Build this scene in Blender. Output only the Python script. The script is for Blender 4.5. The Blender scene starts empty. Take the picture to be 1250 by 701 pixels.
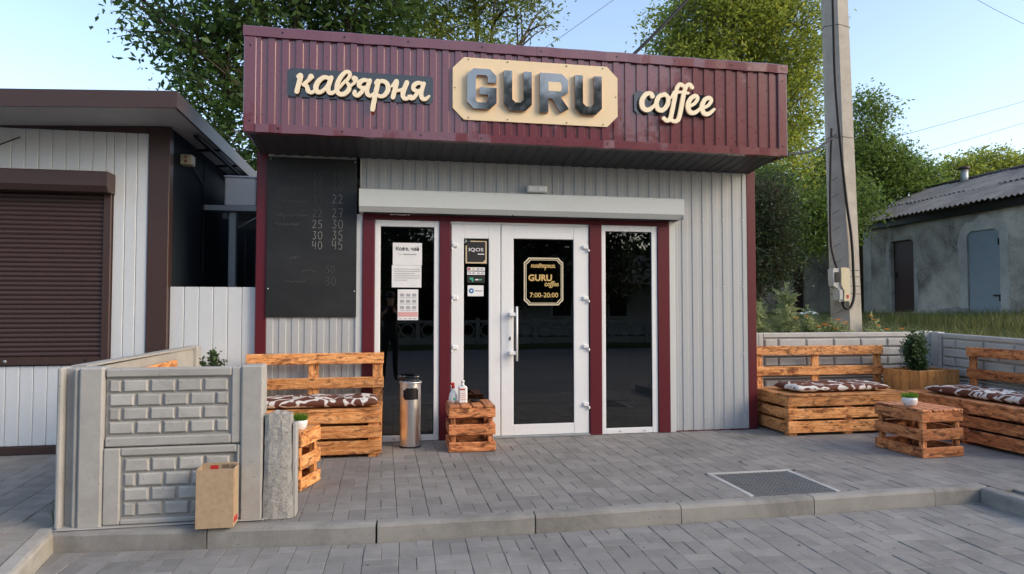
import bpy, bmesh, math, random
import numpy as np
from mathutils import Vector, Matrix
R = math.radians
random.seed(7); RNG = np.random.default_rng(11)
sc = bpy.context.scene
C = sc.collection

# ------------------------------------------------------------------ camera, sky, sun, exposure
CAM = Vector((0, -6.686, 1.30)); YAW = R(10.396); PITCH = R(1.945); FPX = 810 / 1250
cam_d = bpy.data.cameras.new('camera'); cam = bpy.data.objects.new('camera', cam_d); C.objects.link(cam)
cam.location = CAM; cam.rotation_euler = (math.pi/2 + PITCH, 0, -YAW)
cam_d.sensor_width = 36; cam_d.sensor_fit = 'HORIZONTAL'; cam_d.lens = 36 * FPX
cam_d.clip_start = .05; cam_d.clip_end = 2000
sc.camera = cam
SUN_EL, SUN_AZ = R(28), R(122)           # azimuth clockwise from +y; weak hazy light from the right behind the camera
world = bpy.data.worlds.new('World'); sc.world = world; world.use_nodes = True
wn = world.node_tree; wn.nodes.clear()
wo = wn.nodes.new('ShaderNodeOutputWorld'); bg = wn.nodes.new('ShaderNodeBackground'); sky = wn.nodes.new('ShaderNodeTexSky')
sky.sky_type = 'NISHITA'; sky.sun_disc = False; sky.sun_elevation = SUN_EL; sky.sun_rotation = SUN_AZ
sky.altitude = 100; sky.air_density = 1.0; sky.dust_density = 1.6; sky.ozone_density = 1.0
bg.inputs[1].default_value = .15
wn.links.new(sky.outputs[0], bg.inputs[0]); wn.links.new(bg.outputs[0], wo.inputs[0])
sl = bpy.data.lights.new('sun', 'SUN'); sun = bpy.data.objects.new('sun', sl); C.objects.link(sun)
sl.energy = .5; sl.angle = R(24); sl.color = (1, .86, .68)
sd = Vector((math.sin(SUN_AZ)*math.cos(SUN_EL), math.cos(SUN_AZ)*math.cos(SUN_EL), math.sin(SUN_EL)))
sun.rotation_euler = sd.to_track_quat('Z', 'Y').to_euler(); sun.location = sd * 40
vs = sc.view_settings; vs.view_transform = 'Standard'; vs.look = 'None'; vs.exposure = 1.26; vs.gamma = 1; vs.use_curve_mapping = False
vs.use_white_balance = True; vs.white_balance_temperature = 7000; vs.white_balance_tint = 11

# ------------------------------------------------------------------ helpers
W = {}                                   # world position of every object while it is being built
def thing(name, label, cat, loc=(0, 0, 0), group=None):
    o = bpy.data.objects.new(name, None); C.objects.link(o); o.empty_display_size = .1
    o.location = loc; W[o] = Vector(loc); o['label'] = label; o['category'] = cat
    if group: o['group'] = group
    return o
def tag(o, label, cat, group=None):
    o['label'] = label; o['category'] = cat
    if group: o['group'] = group
    return o
def structure(o): o['kind'] = 'structure'; return o
def link(name, me, mat, parent=None, loc=(0, 0, 0), rot=None):
    o = bpy.data.objects.new(name, me); C.objects.link(o)
    if mat and not me.materials: me.materials.append(mat)
    loc = Vector(loc); W[o] = loc
    if parent: o.parent = parent; o.location = loc - W[parent]
    else: o.location = loc
    if rot: o.rotation_euler = rot
    return o
def smooth(me, on=True): me.polygons.foreach_set('use_smooth', [on]*len(me.polygons))
def raw(name, vs_, fs, mat, parent=None, sm=False):
    """mesh from world coordinates, origin moved to the centre of its base"""
    a = np.array(vs_, float); lo, hi = a.min(0), a.max(0); c = Vector(((lo[0]+hi[0])/2, (lo[1]+hi[1])/2, lo[2]))
    me = bpy.data.meshes.new(name); me.from_pydata([tuple(v) for v in a - np.array(c)], [], fs); me.update()
    if sm: smooth(me)
    return link(name, me, mat, parent, c)
def fast(name, V, F, mat, parent=None, loc=(0, 0, 0), sm=False):
    """big mesh from numpy arrays; V (n,3), F (m,k)"""
    me = bpy.data.meshes.new(name); n, (m, k) = len(V), F.shape
    me.vertices.add(n); me.vertices.foreach_set('co', np.asarray(V, np.float32).ravel())
    me.loops.add(m*k); me.loops.foreach_set('vertex_index', np.asarray(F, np.int32).ravel())
    me.polygons.add(m); me.polygons.foreach_set('loop_start', np.arange(0, m*k, k, dtype=np.int32))
    me.update(calc_edges=True)
    if sm: smooth(me)
    return link(name, me, mat, parent, loc)
BOX = {}
def box_mesh(sx, sy, sz, b=0.0, seg=1):
    key = (round(sx, 4), round(sy, 4), round(sz, 4), round(b, 4), seg)
    if key not in BOX:
        bm = bmesh.new(); bmesh.ops.create_cube(bm, size=1); bmesh.ops.scale(bm, vec=(sx, sy, sz), verts=bm.verts)
        if b > 0: bmesh.ops.bevel(bm, geom=bm.edges[:], offset=min(b, .45*min(sx, sy, sz)), segments=seg, affect='EDGES', profile=.5)
        me = bpy.data.meshes.new('block'); bm.to_mesh(me); bm.free(); BOX[key] = me
    return BOX[key]
MESHMAT = {}
def box(name, x0, x1, y0, y1, z0, z1, mat, parent=None, b=.004, rot=None):
    me = box_mesh(x1-x0, y1-y0, z1-z0, b); key = (me.name, mat.name)
    if key not in MESHMAT:
        m2 = me.copy(); m2.name = name; m2.materials.clear(); m2.materials.append(mat); MESHMAT[key] = m2
    return link(name, MESHMAT[key], mat, parent, ((x0+x1)/2, (y0+y1)/2, (z0+z1)/2), rot)
def plank(name, x0, x1, y0, y1, z0, z1, mat, parent=None, b=.004, jit=.0015):
    """board whose grain (local x) follows its longest side"""
    sx, sy, sz = x1-x0, y1-y0, z1-z0; e = (0, 0, 0); d = (sx, sy, sz)
    if sy >= sx and sy >= sz: e = (0, 0, math.pi/2); d = (sy, sx, sz)
    elif sz >= sx: e = (0, -math.pi/2, 0); d = (sz, sy, sx)
    me = box_mesh(*d, b); key = (me.name, mat.name)
    if key not in MESHMAT:
        m2 = me.copy(); m2.name = name; m2.materials.clear(); m2.materials.append(mat); MESHMAT[key] = m2
    j = lambda s: random.uniform(-s, s)
    return link(name, MESHMAT[key], mat, parent, ((x0+x1)/2+j(jit), (y0+y1)/2+j(jit), (z0+z1)/2+j(jit)), (e[0]+j(.003), e[1]+j(.003), e[2]+j(.004)))
def tube_data(pts, rad, n=8, cap=True):
    P = [Vector(p) for p in pts]; V = []; F = []
    rad = [rad]*len(P) if isinstance(rad, (int, float)) else rad
    ref = None
    for i, p in enumerate(P):
        t = (P[min(i+1, len(P)-1)] - P[max(i-1, 0)]).normalized()
        if ref is None: ref = Vector((0, 0, 1)) if abs(t.z) < .9 else Vector((1, 0, 0))
        u = (ref - t*ref.dot(t)).normalized(); w = t.cross(u); ref = u
        for k in range(n):
            a = 2*math.pi*k/n; V.append(p + (u*math.cos(a) + w*math.sin(a))*rad[i])
    for i in range(len(P)-1):
        for k in range(n): F.append((i*n+k, i*n+(k+1) % n, (i+1)*n+(k+1) % n, (i+1)*n+k))
    if cap: F.append(tuple(range(n-1, -1, -1))); F.append(tuple(range((len(P)-1)*n, len(P)*n)))
    return V, F
def tubes(name, list_, mat, parent=None, n=8, sm=True):
    V, F = [], []
    for pts, rad in list_:
        v, f = tube_data(pts, rad, n); o = len(V); V += v; F += [tuple(i+o for i in q) for q in f]
    return raw(name, V, F, mat, parent, sm)
def lathe(name, prof, c, mat, parent=None, n=32, caps=True):
    V, F = [], []; m = len(prof)
    for r, z in prof:
        for k in range(n): a = 2*math.pi*k/n; V.append((c[0]+r*math.cos(a), c[1]+r*math.sin(a), c[2]+z))
    for i in range(m-1):
        for k in range(n): F.append((i*n+k, i*n+(k+1) % n, (i+1)*n+(k+1) % n, (i+1)*n+k))
    if caps: F.append(tuple(range(n-1, -1, -1))); F.append(tuple(range((m-1)*n, m*n)))
    o = raw(name, V, F, mat, parent, True); return o
def prism(name, poly, y0, y1, mat, parent=None):
    """polygon in x,z pushed from y0 (front) to y1"""
    n = len(poly); V = [(x, y0, z) for x, z in poly] + [(x, y1, z) for x, z in poly]
    F = [tuple(range(n)), tuple(range(2*n-1, n-1, -1))] + [(i, i+n, (i+1) % n+n, (i+1) % n) for i in range(n)]
    o = raw(name, V, F, mat, parent); bm = bmesh.new(); bm.from_mesh(o.data); bmesh.ops.recalc_face_normals(bm, faces=bm.faces); bm.to_mesh(o.data); bm.free()
    return o
def corrugated(name, x0, x1, z0, z1, y, mat, parent, pitch=.118, depth=.013, flat=.53, axis='x', off=0, y0=None, y1=None):
    """trapezoid sheet in the plane y, ribs upright, front towards -y"""
    prof = []; x = x0 - off
    while x < x1:
        for u, d in ((0, 0), (flat*pitch-.005, 0), (flat*pitch+.001, 1), (pitch-.006, 1), (pitch-.0001, 0)):
            prof.append((x+u, y - depth*(1-d)))
        x += pitch
    prof = [p for p in prof if x0 <= p[0] <= x1]
    prof = [(x0, prof[0][1])] + prof + [(x1, prof[-1][1])]
    zs = np.linspace(z0, z1, 5); n = len(prof)
    V = [(p[0], p[1], z) for z in zs for p in prof]
    F = [(j*n+i, j*n+i+1, (j+1)*n+i+1, (j+1)*n+i) for j in range(len(zs)-1) for i in range(n-1)]
    return raw(name, V, F, mat, parent)
# ---- lettering
def catmull(pts, k=8):
    P = [np.array(p, float) for p in pts]
    if len(P) < 3: return P
    out = []
    for i in range(len(P)-1):
        p0, p1, p2, p3 = P[max(i-1, 0)], P[i], P[i+1], P[min(i+2, len(P)-1)]
        for t in np.linspace(0, 1, k, endpoint=False):
            out.append(.5*((2*p1) + (-p0+p2)*t + (2*p0-5*p1+4*p2-p3)*t*t + (-p0+3*p1-3*p2+p3)*t**3))
    return out + [P[-1]]
def contour_mesh(name, strokes, step, extrude):
    """outline of a union of round strokes [(points, radius or radii)], filled and extruded; lies in x,z facing -y"""
    segs = []
    for pts, r in strokes:
        q = catmull(pts); rr = np.interp(np.linspace(0, 1, len(q)), np.linspace(0, 1, len(r)), r) if isinstance(r, (list, tuple)) else [r]*len(q)
        segs += [(q[i], q[i+1], rr[i], rr[i+1]) for i in range(len(q)-1)]
    A = np.array([s[0] for s in segs]); B = np.array([s[1] for s in segs]); ra = np.array([s[2] for s in segs]); rb = np.array([s[3] for s in segs])
    mr = max(ra.max(), rb.max()) + 2.5*step
    lo = np.minimum(A.min(0), B.min(0)) - mr; hi = np.maximum(A.max(0), B.max(0)) + mr
    xs = np.arange(lo[0], hi[0], step); ys = np.arange(lo[1], hi[1], step); X, Y = np.meshgrid(xs, ys)
    D = np.full(X.shape, 1e9)
    for a, b, r0, r1 in zip(A, B, ra, rb):
        ab = b-a; L = ab@ab + 1e-12; t = np.clip(((X-a[0])*ab[0] + (Y-a[1])*ab[1])/L, 0, 1)
        D = np.minimum(D, np.hypot(X-a[0]-t*ab[0], Y-a[1]-t*ab[1]) - (r0+(r1-r0)*t))
    D[D == 0] = 1e-9
    nxt = {}; pos = {}
    ny, nx = D.shape
    def ek(i, j, e):
        if e == 0: return ('h', i, j)
        if e == 2: return ('h', i+1, j)
        if e == 3: return ('v', i, j)
        return ('v', i, j+1)
    def pt(k):
        if k not in pos:
            t_, i, j = k; a = D[i, j]
            if t_ == 'h': b = D[i, j+1]; pos[k] = (xs[j]+step*a/(a-b), ys[i])
            else: b = D[i+1, j]; pos[k] = (xs[j], ys[i]+step*a/(a-b))
        return pos[k]
    T = {1: [(3, 0)], 2: [(0, 1)], 3: [(3, 1)], 4: [(1, 2)], 5: [(3, 2), (1, 0)], 6: [(0, 2)], 7: [(3, 2)], 8: [(2, 3)], 9: [(2, 0)],
         10: [(0, 3), (2, 1)], 11: [(2, 1)], 12: [(1, 3)], 13: [(1, 0)], 14: [(0, 3)]}
    S = D < 0; code = S[:-1, :-1]*1 + S[:-1, 1:]*2 + S[1:, 1:]*4 + S[1:, :-1]*8
    for i, j in zip(*np.nonzero((code > 0) & (code < 15))):
        for e0, e1 in T[int(code[i, j])]: nxt[ek(i, j, e0)] = ek(i, j, e1)
    cu = bpy.data.curves.new(name, 'CURVE'); cu.dimensions = '2D'; cu.fill_mode = 'BOTH'; cu.extrude = extrude
    while nxt:
        k0 = next(iter(nxt)); loop = []; k = k0
        while k in nxt: loop.append(pt(k)); k = nxt.pop(k)
        if len(loop) < 4: continue
        sp = cu.splines.new('POLY'); sp.points.add(len(loop)-1); sp.use_cyclic_u = True
        for p, (x, y) in zip(sp.points, loop): p.co = (x, y, 0, 1)
    return curve_mesh(cu)
def curve_mesh(cu):
    o = bpy.data.objects.new('tmp', cu); C.objects.link(o)
    dg = bpy.context.evaluated_depsgraph_get(); me = bpy.data.meshes.new_from_object(o.evaluated_get(dg))
    bpy.data.objects.remove(o)
    me.transform(Matrix.Rotation(math.pi/2, 4, 'X')); me.name = cu.name
    return me
def text_mesh(body, extrude=.0004, bold=0.0, italic=0.0):
    cu = bpy.data.curves.new('lettering', 'FONT'); cu.body = body; cu.size = 1; cu.extrude = extrude; cu.offset = bold; cu.shear = italic
    cu.align_x = 'CENTER'; cu.resolution_u = 3
    return curve_mesh(cu)
def fit(me, w, h, depth=None):
    a = np.array([v.co for v in me.vertices]); lo, hi = a.min(0), a.max(0)
    sx = w/(hi[0]-lo[0]); sz = h/(hi[2]-lo[2]) if h else sx; sy = (depth/(hi[1]-lo[1]) if depth else sx)
    me.transform(Matrix.Diagonal((sx, sy, sz, 1)) @ Matrix.Translation(-Vector(((lo[0]+hi[0])/2, (lo[1]+hi[1])/2, (lo[2]+hi[2])/2))))
    return me
def write(name, body, x, y, z, w, h, mat, parent, bold=0, italic=0):
    return link(name, fit(text_mesh(body, bold=bold, italic=italic), w, h, .0008), mat, parent, (x, y, z))

# ------------------------------------------------------------------ materials
MATS = {}
class NT:
    def __init__(s, name):
        s.m = bpy.data.materials.new(name); s.m.use_nodes = True; s.t = s.m.node_tree; s.p = s.t.nodes['Principled BSDF']; s.out = s.t.nodes['Material Output']
        MATS[name] = s.m
    def n(s, typ, **kw):
        q = s.t.nodes.new('ShaderNode'+typ)
        for k, v in kw.items():
            if k.startswith('i_'):
                key = k[2:]; q.inputs[int(key) if key.isdigit() else key].default_value = v
            else: setattr(q, k, v)
        return q
    def l(s, a, b): s.t.links.new(a, b); return s
    def coord(s, which='Object', scale=(1, 1, 1), shift=True):
        tc = s.n('TexCoord'); mp = s.n('Mapping'); mp.inputs['Scale'].default_value = scale
        if shift:
            oi = s.n('ObjectInfo'); mu = s.n('Math', operation='MULTIPLY', i_1=37.0); s.l(oi.outputs['Random'], mu.inputs[0])
            ad = s.n('VectorMath', operation='ADD'); s.l(tc.outputs[which], ad.inputs[0]); s.l(mu.outputs[0], ad.inputs[1]); s.l(ad.outputs[0], mp.inputs[0])
        else: s.l(tc.outputs[which], mp.inputs[0])
        return mp.outputs[0]
    def noise(s, v, scale, detail=4, rough=.6, dist=0):
        q = s.n('TexNoise'); q.inputs['Scale'].default_value = scale; q.inputs['Detail'].default_value = detail; q.inputs['Roughness'].default_value = rough; q.inputs['Distortion'].default_value = dist
        s.l(v, q.inputs['Vector']); return q.outputs[0]
    def ramp(s, f, stops, interp='LINEAR'):
        q = s.n('ValToRGB'); q.color_ramp.interpolation = interp; e = q.color_ramp.elements
        while len(e) < len(stops): e.new(.5)
        for a, (p, c) in zip(e, stops): a.position = p; a.color = (*c, 1) if len(c) == 3 else c
        s.l(f, q.inputs[0]); return q.outputs[0]
    def mix(s, f, a, b, mode='MIX'):
        q = s.n('Mix', data_type='RGBA', blend_type=mode)
        for v, i in ((f, 0), (a, 6), (b, 7)):
            if isinstance(v, (int, float)): q.inputs[i].default_value = v
            elif isinstance(v, tuple): q.inputs[i].default_value = (*v, 1)
            else: s.l(v, q.inputs[i])
        return q.outputs[2]
    def mth(s, op, a, b=0.):
        q = s.n('Math', operation=op)
        for v, i in ((a, 0), (b, 1)):
            if isinstance(v, (int, float)): q.inputs[i].default_value = v
            else: s.l(v, q.inputs[i])
        return q.outputs[0]
    def col(s, c):
        if isinstance(c, tuple): s.p.inputs['Base Color'].default_value = (*c, 1)
        else: s.l(c, s.p.inputs['Base Color'])
        return s
    def set(s, **kw):
        for k, v in kw.items():
            key = {'rough': 'Roughness', 'metal': 'Metallic', 'spec': 'Specular IOR Level', 'coat': 'Coat Weight', 'coatr': 'Coat Roughness'}[k]
            if isinstance(v, (int, float)): s.p.inputs[key].default_value = v
            else: s.l(v, s.p.inputs[key])
        return s
    def bump(s, h, strength=.3, dist=.01):
        q = s.n('Bump'); q.inputs['Strength'].default_value = strength; q.inputs['Distance'].default_value = dist
        s.l(h, q.inputs['Height']); s.l(q.outputs[0], s.p.inputs['Normal']); return s
def sc3(c, k): return tuple(x*k for x in c)
def speckled(name, c, var=.18, scale=6, fine=120, rough=.85, bump=.25, stain=None, pits=False, spec=.3, shift=True, bd=.004, rnd=0):
    m = NT(name); v = m.coord(shift=shift)
    a = m.noise(v, scale, 5, .65); b = m.noise(v, fine, 3, .7)
    f = m.mth('ADD', m.mth('MULTIPLY', a, .6), m.mth('MULTIPLY', b, .4))
    col = m.ramp(f, [(.28, sc3(c, 1-var*1.6)), (.5, c), (.72, sc3(c, 1+var))])
    if stain:
        g = m.ramp(m.noise(v, scale*.35, 6, .7, .6), [(.48, (0, 0, 0)), (.68, (1, 1, 1))]); col = m.mix(m.mth('MULTIPLY', g, stain[1]), col, stain[0])
    if rnd:
        hs = m.n('HueSaturation'); m.l(m.mth('ADD', m.mth('MULTIPLY', m.n('ObjectInfo').outputs['Random'], rnd), 1-rnd/2), hs.inputs['Value']); m.l(col, hs.inputs['Color']); col = hs.outputs[0]
    h = f
    if pits:
        vo = m.n('TexVoronoi'); vo.inputs['Scale'].default_value = 32; m.l(v, vo.inputs['Vector'])
        pm = m.ramp(vo.outputs['Distance'], [(.09, (0, 0, 0)), (.15, (1, 1, 1))]); gate = m.ramp(m.noise(v, 14, 2), [(.55, (1, 1, 1)), (.59, (0, 0, 0))])
        pit = m.mth('MAXIMUM', pm, gate); col = m.mix(pit, sc3(c, .45), col); h = m.mth('MULTIPLY', f, pit)
    return m.col(col).set(rough=rough, spec=spec).bump(h, bump, bd).m
def painted(name, c, rough=.35, var=.06, bump=.04, coat=0, spec=.5, dirt=None, metal=0, bscale=3):
    m = NT(name); v = m.coord(); a = m.noise(v, bscale, 3, .5); b = m.noise(v, 30, 4, .7)
    col = m.ramp(b, [(.3, sc3(c, 1-var)), (.7, sc3(c, 1+var))])
    if dirt:
        g = m.ramp(m.noise(v, 2.2, 7, .75, .5), [(.5, (0, 0, 0)), (.8, (1, 1, 1))]); col = m.mix(m.mth('MULTIPLY', g, dirt[1]), col, dirt[0])
    m.col(col).set(rough=m.mth('ADD', m.mth('MULTIPLY', b, .05), rough-.025), spec=spec, coat=coat, metal=metal).bump(a, bump, .02); return m.m

def wood(name, c1, c2, dark, burn=.55):
    m = NT(name); v = m.coord(scale=(1.0, 7, 7)); n1 = m.noise(v, 5, 6, .62, 1.2)
    v2 = m.coord(scale=(1.2, 22, 22)); n2 = m.noise(v2, 6, 4, .7)
    col = m.ramp(n1, [(.30, sc3(c2, .75)), (.45, c2), (.62, c1), (.8, sc3(c1, 1.12))])
    col = m.mix(m.mth('MULTIPLY', m.ramp(n2, [(.45, (0, 0, 0)), (.75, (1, 1, 1))]), .45), col, sc3(c2, .6))
    # scorched stain in blotches along the grain, knots
    v3 = m.coord(scale=(2.0, 6, 6)); bl = m.ramp(m.noise(v3, 3.2, 5, .7, .8), [(.50, (0, 0, 0)), (.62, (1, 1, 1))]); col = m.mix(m.mth('MULTIPLY', bl, burn), col, dark)
    v4 = m.coord(scale=(3.2, 6, 6)); vo = m.n('TexVoronoi'); vo.inputs['Scale'].default_value = 1.6; m.l(v4, vo.inputs['Vector'])
    kn = m.ramp(vo.outputs['Distance'], [(.06, (1, 1, 1)), (.16, (0, 0, 0))]); col = m.mix(m.mth('MULTIPLY', kn, .8), col, sc3(dark, .6))
    v5 = m.coord(scale=(5, 12, 12)); sp = m.ramp(m.noise(v5, 4.5, 4, .75, .5), [(.57, (0, 0, 0)), (.65, (1, 1, 1))]); col = m.mix(m.mth('MULTIPLY', sp, .8), col, sc3(dark, .8))
    oi = m.n('ObjectInfo'); hs = m.n('HueSaturation'); m.l(m.mth('ADD', m.mth('MULTIPLY', oi.outputs['Random'], .55), .78), hs.inputs['Value']); m.l(col, hs.inputs['Color'])
    m.col(hs.outputs[0]).set(rough=.5, spec=.35).bump(m.mth('ADD', m.mth('MULTIPLY', n2, .5), m.mth('MULTIPLY', n1, .7)), .35, .004); return m.m
def paver_mat(name, c, tint, island):
    m = NT(name); tc = m.coord('Object', shift=not island); a = m.noise(tc, 9, 4, .65); b = m.noise(tc, 160, 3, .7)
    if island: g = m.n('NewGeometry'); rnd = g.outputs['Random Per Island']
    else: rnd = m.n('ObjectInfo').outputs['Random']
    f = m.mth('ADD', m.mth('MULTIPLY', a, .55), m.mth('MULTIPLY', b, .45))
    col = m.ramp(f, [(.3, sc3(c, .78)), (.52, c), (.72, sc3(c, 1.22))])
    col = m.mix(m.ramp(rnd, [(.0, (0, 0, 0)), (.55, (.15, .15, .15)), (1, (.9, .9, .9))]), col, m.mix(.5, col, tint))
    rm = m.n('Math', operation='FRACT'); m.l(m.mth('MULTIPLY', rnd, 7.31), rm.inputs[0])
    hs = m.n('HueSaturation'); m.l(m.mth('ADD', m.mth('MULTIPLY', rm.outputs[0], .22), .89), hs.inputs['Value']); m.l(col, hs.inputs['Color'])
    # broad dust and damp over many stones, in world space
    ge = m.n('NewGeometry'); d = m.ramp(m.noise(ge.outputs['Position'], 1.3, 6, .7, .4), [(.32, (.76, .76, .76)), (.5, (.97, .97, .97)), (.68, (1.12, 1.11, 1.09))])
    col = m.mix(1.0, hs.outputs[0], d, 'MULTIPLY')
    m.col(col).set(rough=.78, spec=.35).bump(f, .3, .003); return m.m
def leafy(name, c1, c2, c3, trans=.45):
    m = NT(name); g = m.n('NewGeometry'); r = g.outputs['Random Per Island']
    col = m.ramp(r, [(0, c1), (.55, c2), (1, c3)]); m.col(col).set(rough=.5, spec=.3)
    tr = m.n('BsdfTranslucent'); m.l(m.mix(.5, col, sc3(c3, 1.5)), tr.inputs[0]); mx = m.n('MixShader'); mx.inputs[0].default_value = trans
    m.l(m.p.outputs[0], mx.inputs[1]); m.l(tr.outputs[0], mx.inputs[2]); m.l(mx.outputs[0], m.out.inputs[0]); return m.m
def flat(name, c, rough=.6, spec=.3, metal=0): return NT(name).col(c).set(rough=rough, spec=spec, metal=metal).m
def glass(name, tint, k):
    m = NT(name); fr = m.n('Fresnel', i_0=1.52); t = m.n('BsdfTransparent'); t.inputs[0].default_value = (*tint, 1)
    gl = m.n('BsdfGlossy'); gl.inputs['Roughness'].default_value = .012; mx = m.n('MixShader'); v = m.coord(shift=False)
    m.l(m.mth('MINIMUM', m.mth('MULTIPLY', fr.outputs[0], k), .95), mx.inputs[0]); m.l(t.outputs[0], mx.inputs[1]); m.l(gl.outputs[0], mx.inputs[2]); m.l(mx.outputs[0], m.out.inputs[0])
    bu = m.n('Bump'); bu.inputs['Strength'].default_value = .02; bu.inputs['Distance'].default_value = .02; m.l(m.noise(v, 2.2, 1), bu.inputs['Height']); m.l(bu.outputs[0], gl.inputs['Normal'])
    return m.m

M_burg = painted('burgundy_paint', (.135, .017, .024), .28, .05, .08, coat=.85, spec=.7)
M_burgpost = painted('burgundy_post_paint', (.105, .010, .018), .38, .08, .06)
M_grey = painted('grey_siding_paint', (.42, .437, .447), .42, .03, .05, dirt=((.30, .29, .27), .25))
M_trim = painted('grey_trim_paint', (.58, .60, .59), .40, .03, .03)
M_shutbox = painted('shutter_box_paint', (.56, .59, .575), .40, .03, .02, dirt=((.34, .35, .33), .2))
M_white = painted('white_plastic', (.80, .81, .81), .30, .02, .01)
M_wplank = painted('white_panel_paint', (.60, .635, .66), .40, .03, .02, dirt=((.42, .43, .43), .22))
M_brown = painted('brown_paint', (.055, .030, .026), .42, .08, .03)
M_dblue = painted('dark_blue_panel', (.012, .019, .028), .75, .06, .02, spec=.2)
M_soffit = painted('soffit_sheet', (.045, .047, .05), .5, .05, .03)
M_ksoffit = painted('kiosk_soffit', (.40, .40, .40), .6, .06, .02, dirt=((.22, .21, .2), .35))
M_black = flat('black_plastic', (.012, .012, .013), .45)
M_board = speckled('chalkboard', (.012, .0135, .0145), .3, 2.5, 30, .55, .02, stain=((.04, .042, .043), .5), spec=.45)
M_chalk = flat('chalk', (.26, .265, .265), .95, .1); M_chalkf = flat('faint_chalk', (.095, .097, .097), .95, .1)
M_cream = painted('cream_sign_board', (.80, .63, .40), .5, .02, .0)
M_letter = painted('cream_letter', (.90, .76, .54), .5, .02, .0)
M_mirror = flat('mirror_acrylic', (.25, .24, .225), .05, .5, 1.0)
M_coppered = flat('copper_mirror_edge', (.75, .45, .36), .15, .5, 1.0)
M_backg = painted('glossy_dark_acrylic', (.022, .024, .027), .06, .02, .004, coat=.4, spec=.6)
M_glass = glass('window_glass', (.30, .33, .33), 3.4)
M_steel = NT('brushed_steel'); _v = M_steel.coord(scale=(1, 1, 90)); _n = M_steel.noise(_v, 6, 3)
M_steel.col((.80, .79, .78)).set(metal=1.0, rough=M_steel.mth('ADD', M_steel.mth('MULTIPLY', _n, .15), .26)).bump(_n, .05, .002); M_steel = M_steel.m
M_galv = painted('galvanised_steel', (.36, .38, .39), .45, .08, .02, metal=.4)
M_conc = speckled('fence_concrete', (.385, .378, .358), .16, 4, 160, .92, .35, stain=((.29, .28, .255), .5), pits=True)
M_concb = speckled('fence_brick_concrete', (.42, .413, .392), .15, 7, 140, .92, .55, stain=((.27, .26, .235), .6), rnd=.16, pits=True)
M_concr = speckled('painted_fence_concrete', (.46, .455, .44), .12, 5, 120, .9, .4, stain=((.30, .29, .27), .4))
M_rough = speckled('broken_aggregate_concrete', (.36, .35, .325), .26, 30, 95, .95, 1.0, pits=True, bd=.012)
M_kerb = speckled('kerb_concrete', (.285, .277, .258), .22, 3.2, 150, .85, .4, stain=((.13, .128, .12), .75), pits=True)
M_kerbl = speckled('pale_kerb_concrete', (.40, .375, .33), .22, 3.2, 150, .88, .4, stain=((.20, .18, .15), .6), pits=True)
M_pav = paver_mat('grey_paver', (.235, .226, .214), (.245, .232, .218), False); M_pavi = paver_mat('grey_paver_far', (.235, .226, .214), (.245, .232, .218), True)
M_pavs = paver_mat('street_paver', (.242, .235, .224), (.28, .272, .26), False); M_pavsi = paver_mat('street_paver_far', (.242, .235, .224), (.28, .272, .26), True)
M_pavp = paver_mat('path_paver', (.27, .25, .225), (.30, .275, .245), False); M_pavpi = paver_mat('path_paver_far', (.27, .25, .225), (.30, .275, .245), True)
M_sand = speckled('joint_sand', (.17, .165, .155), .3, 20, 200, .95, .3)
M_asph = speckled('asphalt', (.17, .17, .172), .25, 1.2, 90, .85, .35, shift=False)
M_earth = speckled('bare_earth', (.12, .10, .075), .35, 2, 40, .95, .5, shift=False)
M_lawn = speckled('lawn_soil', (.055, .075, .025), .4, 1.5, 50, .95, .5, stain=((.12, .10, .06), .5), shift=False)
M_wood = wood('stained_pallet_wood', (.82, .42, .175), (.64, .26, .085), (.13, .036, .013), .85)
M_woodr = wood('dark_pallet_wood', (.70, .31, .13), (.50, .175, .068), (.085, .025, .011), .85)
M_planter = wood('planter_wood', (.60, .31, .105), (.50, .23, .075), (.20, .075, .025), .3)
M_gap = flat('shadow_gap_wood', (.10, .045, .02), .8)
M_card = NT('cardboard'); _v = M_card.coord(); _n = M_card.noise(_v, 40, 3); M_card.col(M_card.ramp(_n, [(.3, (.37, .27, .175)), (.7, (.45, .335, .22))])).set(rough=.8, spec=.2).bump(M_card.noise(M_card.coord(scale=(160, 160, 3)), 1, 2), .06, .002); M_card = M_card.m
M_red = flat('red_print', (.50, .035, .03), .6); M_paper = painted('white_paper', (.78, .78, .78), .7, .02, .03); M_ink = flat('black_ink', (.03, .03, .03), .7); M_inkg = flat('grey_ink', (.40, .40, .41), .7)
M_pink = flat('pink_print', (.70, .38, .36), .7); M_gold = flat('gold_print', (.62, .43, .17), .45); M_palegold = flat('pale_gold_print', (.66, .58, .42), .45)
M_green = flat('green_print', (.05, .42, .25), .5); M_blue = flat('blue_print', (.06, .20, .45), .5); M_wprint = flat('white_print', (.82, .82, .82), .5); M_beige = flat('beige_print', (.66, .52, .34), .5)
M_pot = flat('glazed_white_pot', (.78, .78, .76), .18, .5); M_soil = flat('potting_soil', (.03, .022, .015), .95)
M_beigebox = painted('aged_cream_plastic', (.56, .50, .34), .5, .05, .01); M_greybox = painted('meter_grey_plastic', (.42, .43, .41), .5, .05, .01)
M_cable = flat('black_cable', (.014, .014, .016), .55); M_pole = speckled('pole_concrete', (.40, .375, .335), .2, 5, 130, .92, .3, stain=((.27, .25, .215), .5))
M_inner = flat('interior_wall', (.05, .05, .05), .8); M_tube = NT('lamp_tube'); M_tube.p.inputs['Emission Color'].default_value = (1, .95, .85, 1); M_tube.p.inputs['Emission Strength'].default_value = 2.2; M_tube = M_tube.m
M_bark = speckled('bark', (.10, .08, .06), .4, 8, 60, .95, .8, bd=.02)
M_leafA = leafy('walnut_leaf', (.020, .047, .013), (.045, .098, .026), (.095, .165, .040), .40)
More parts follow.
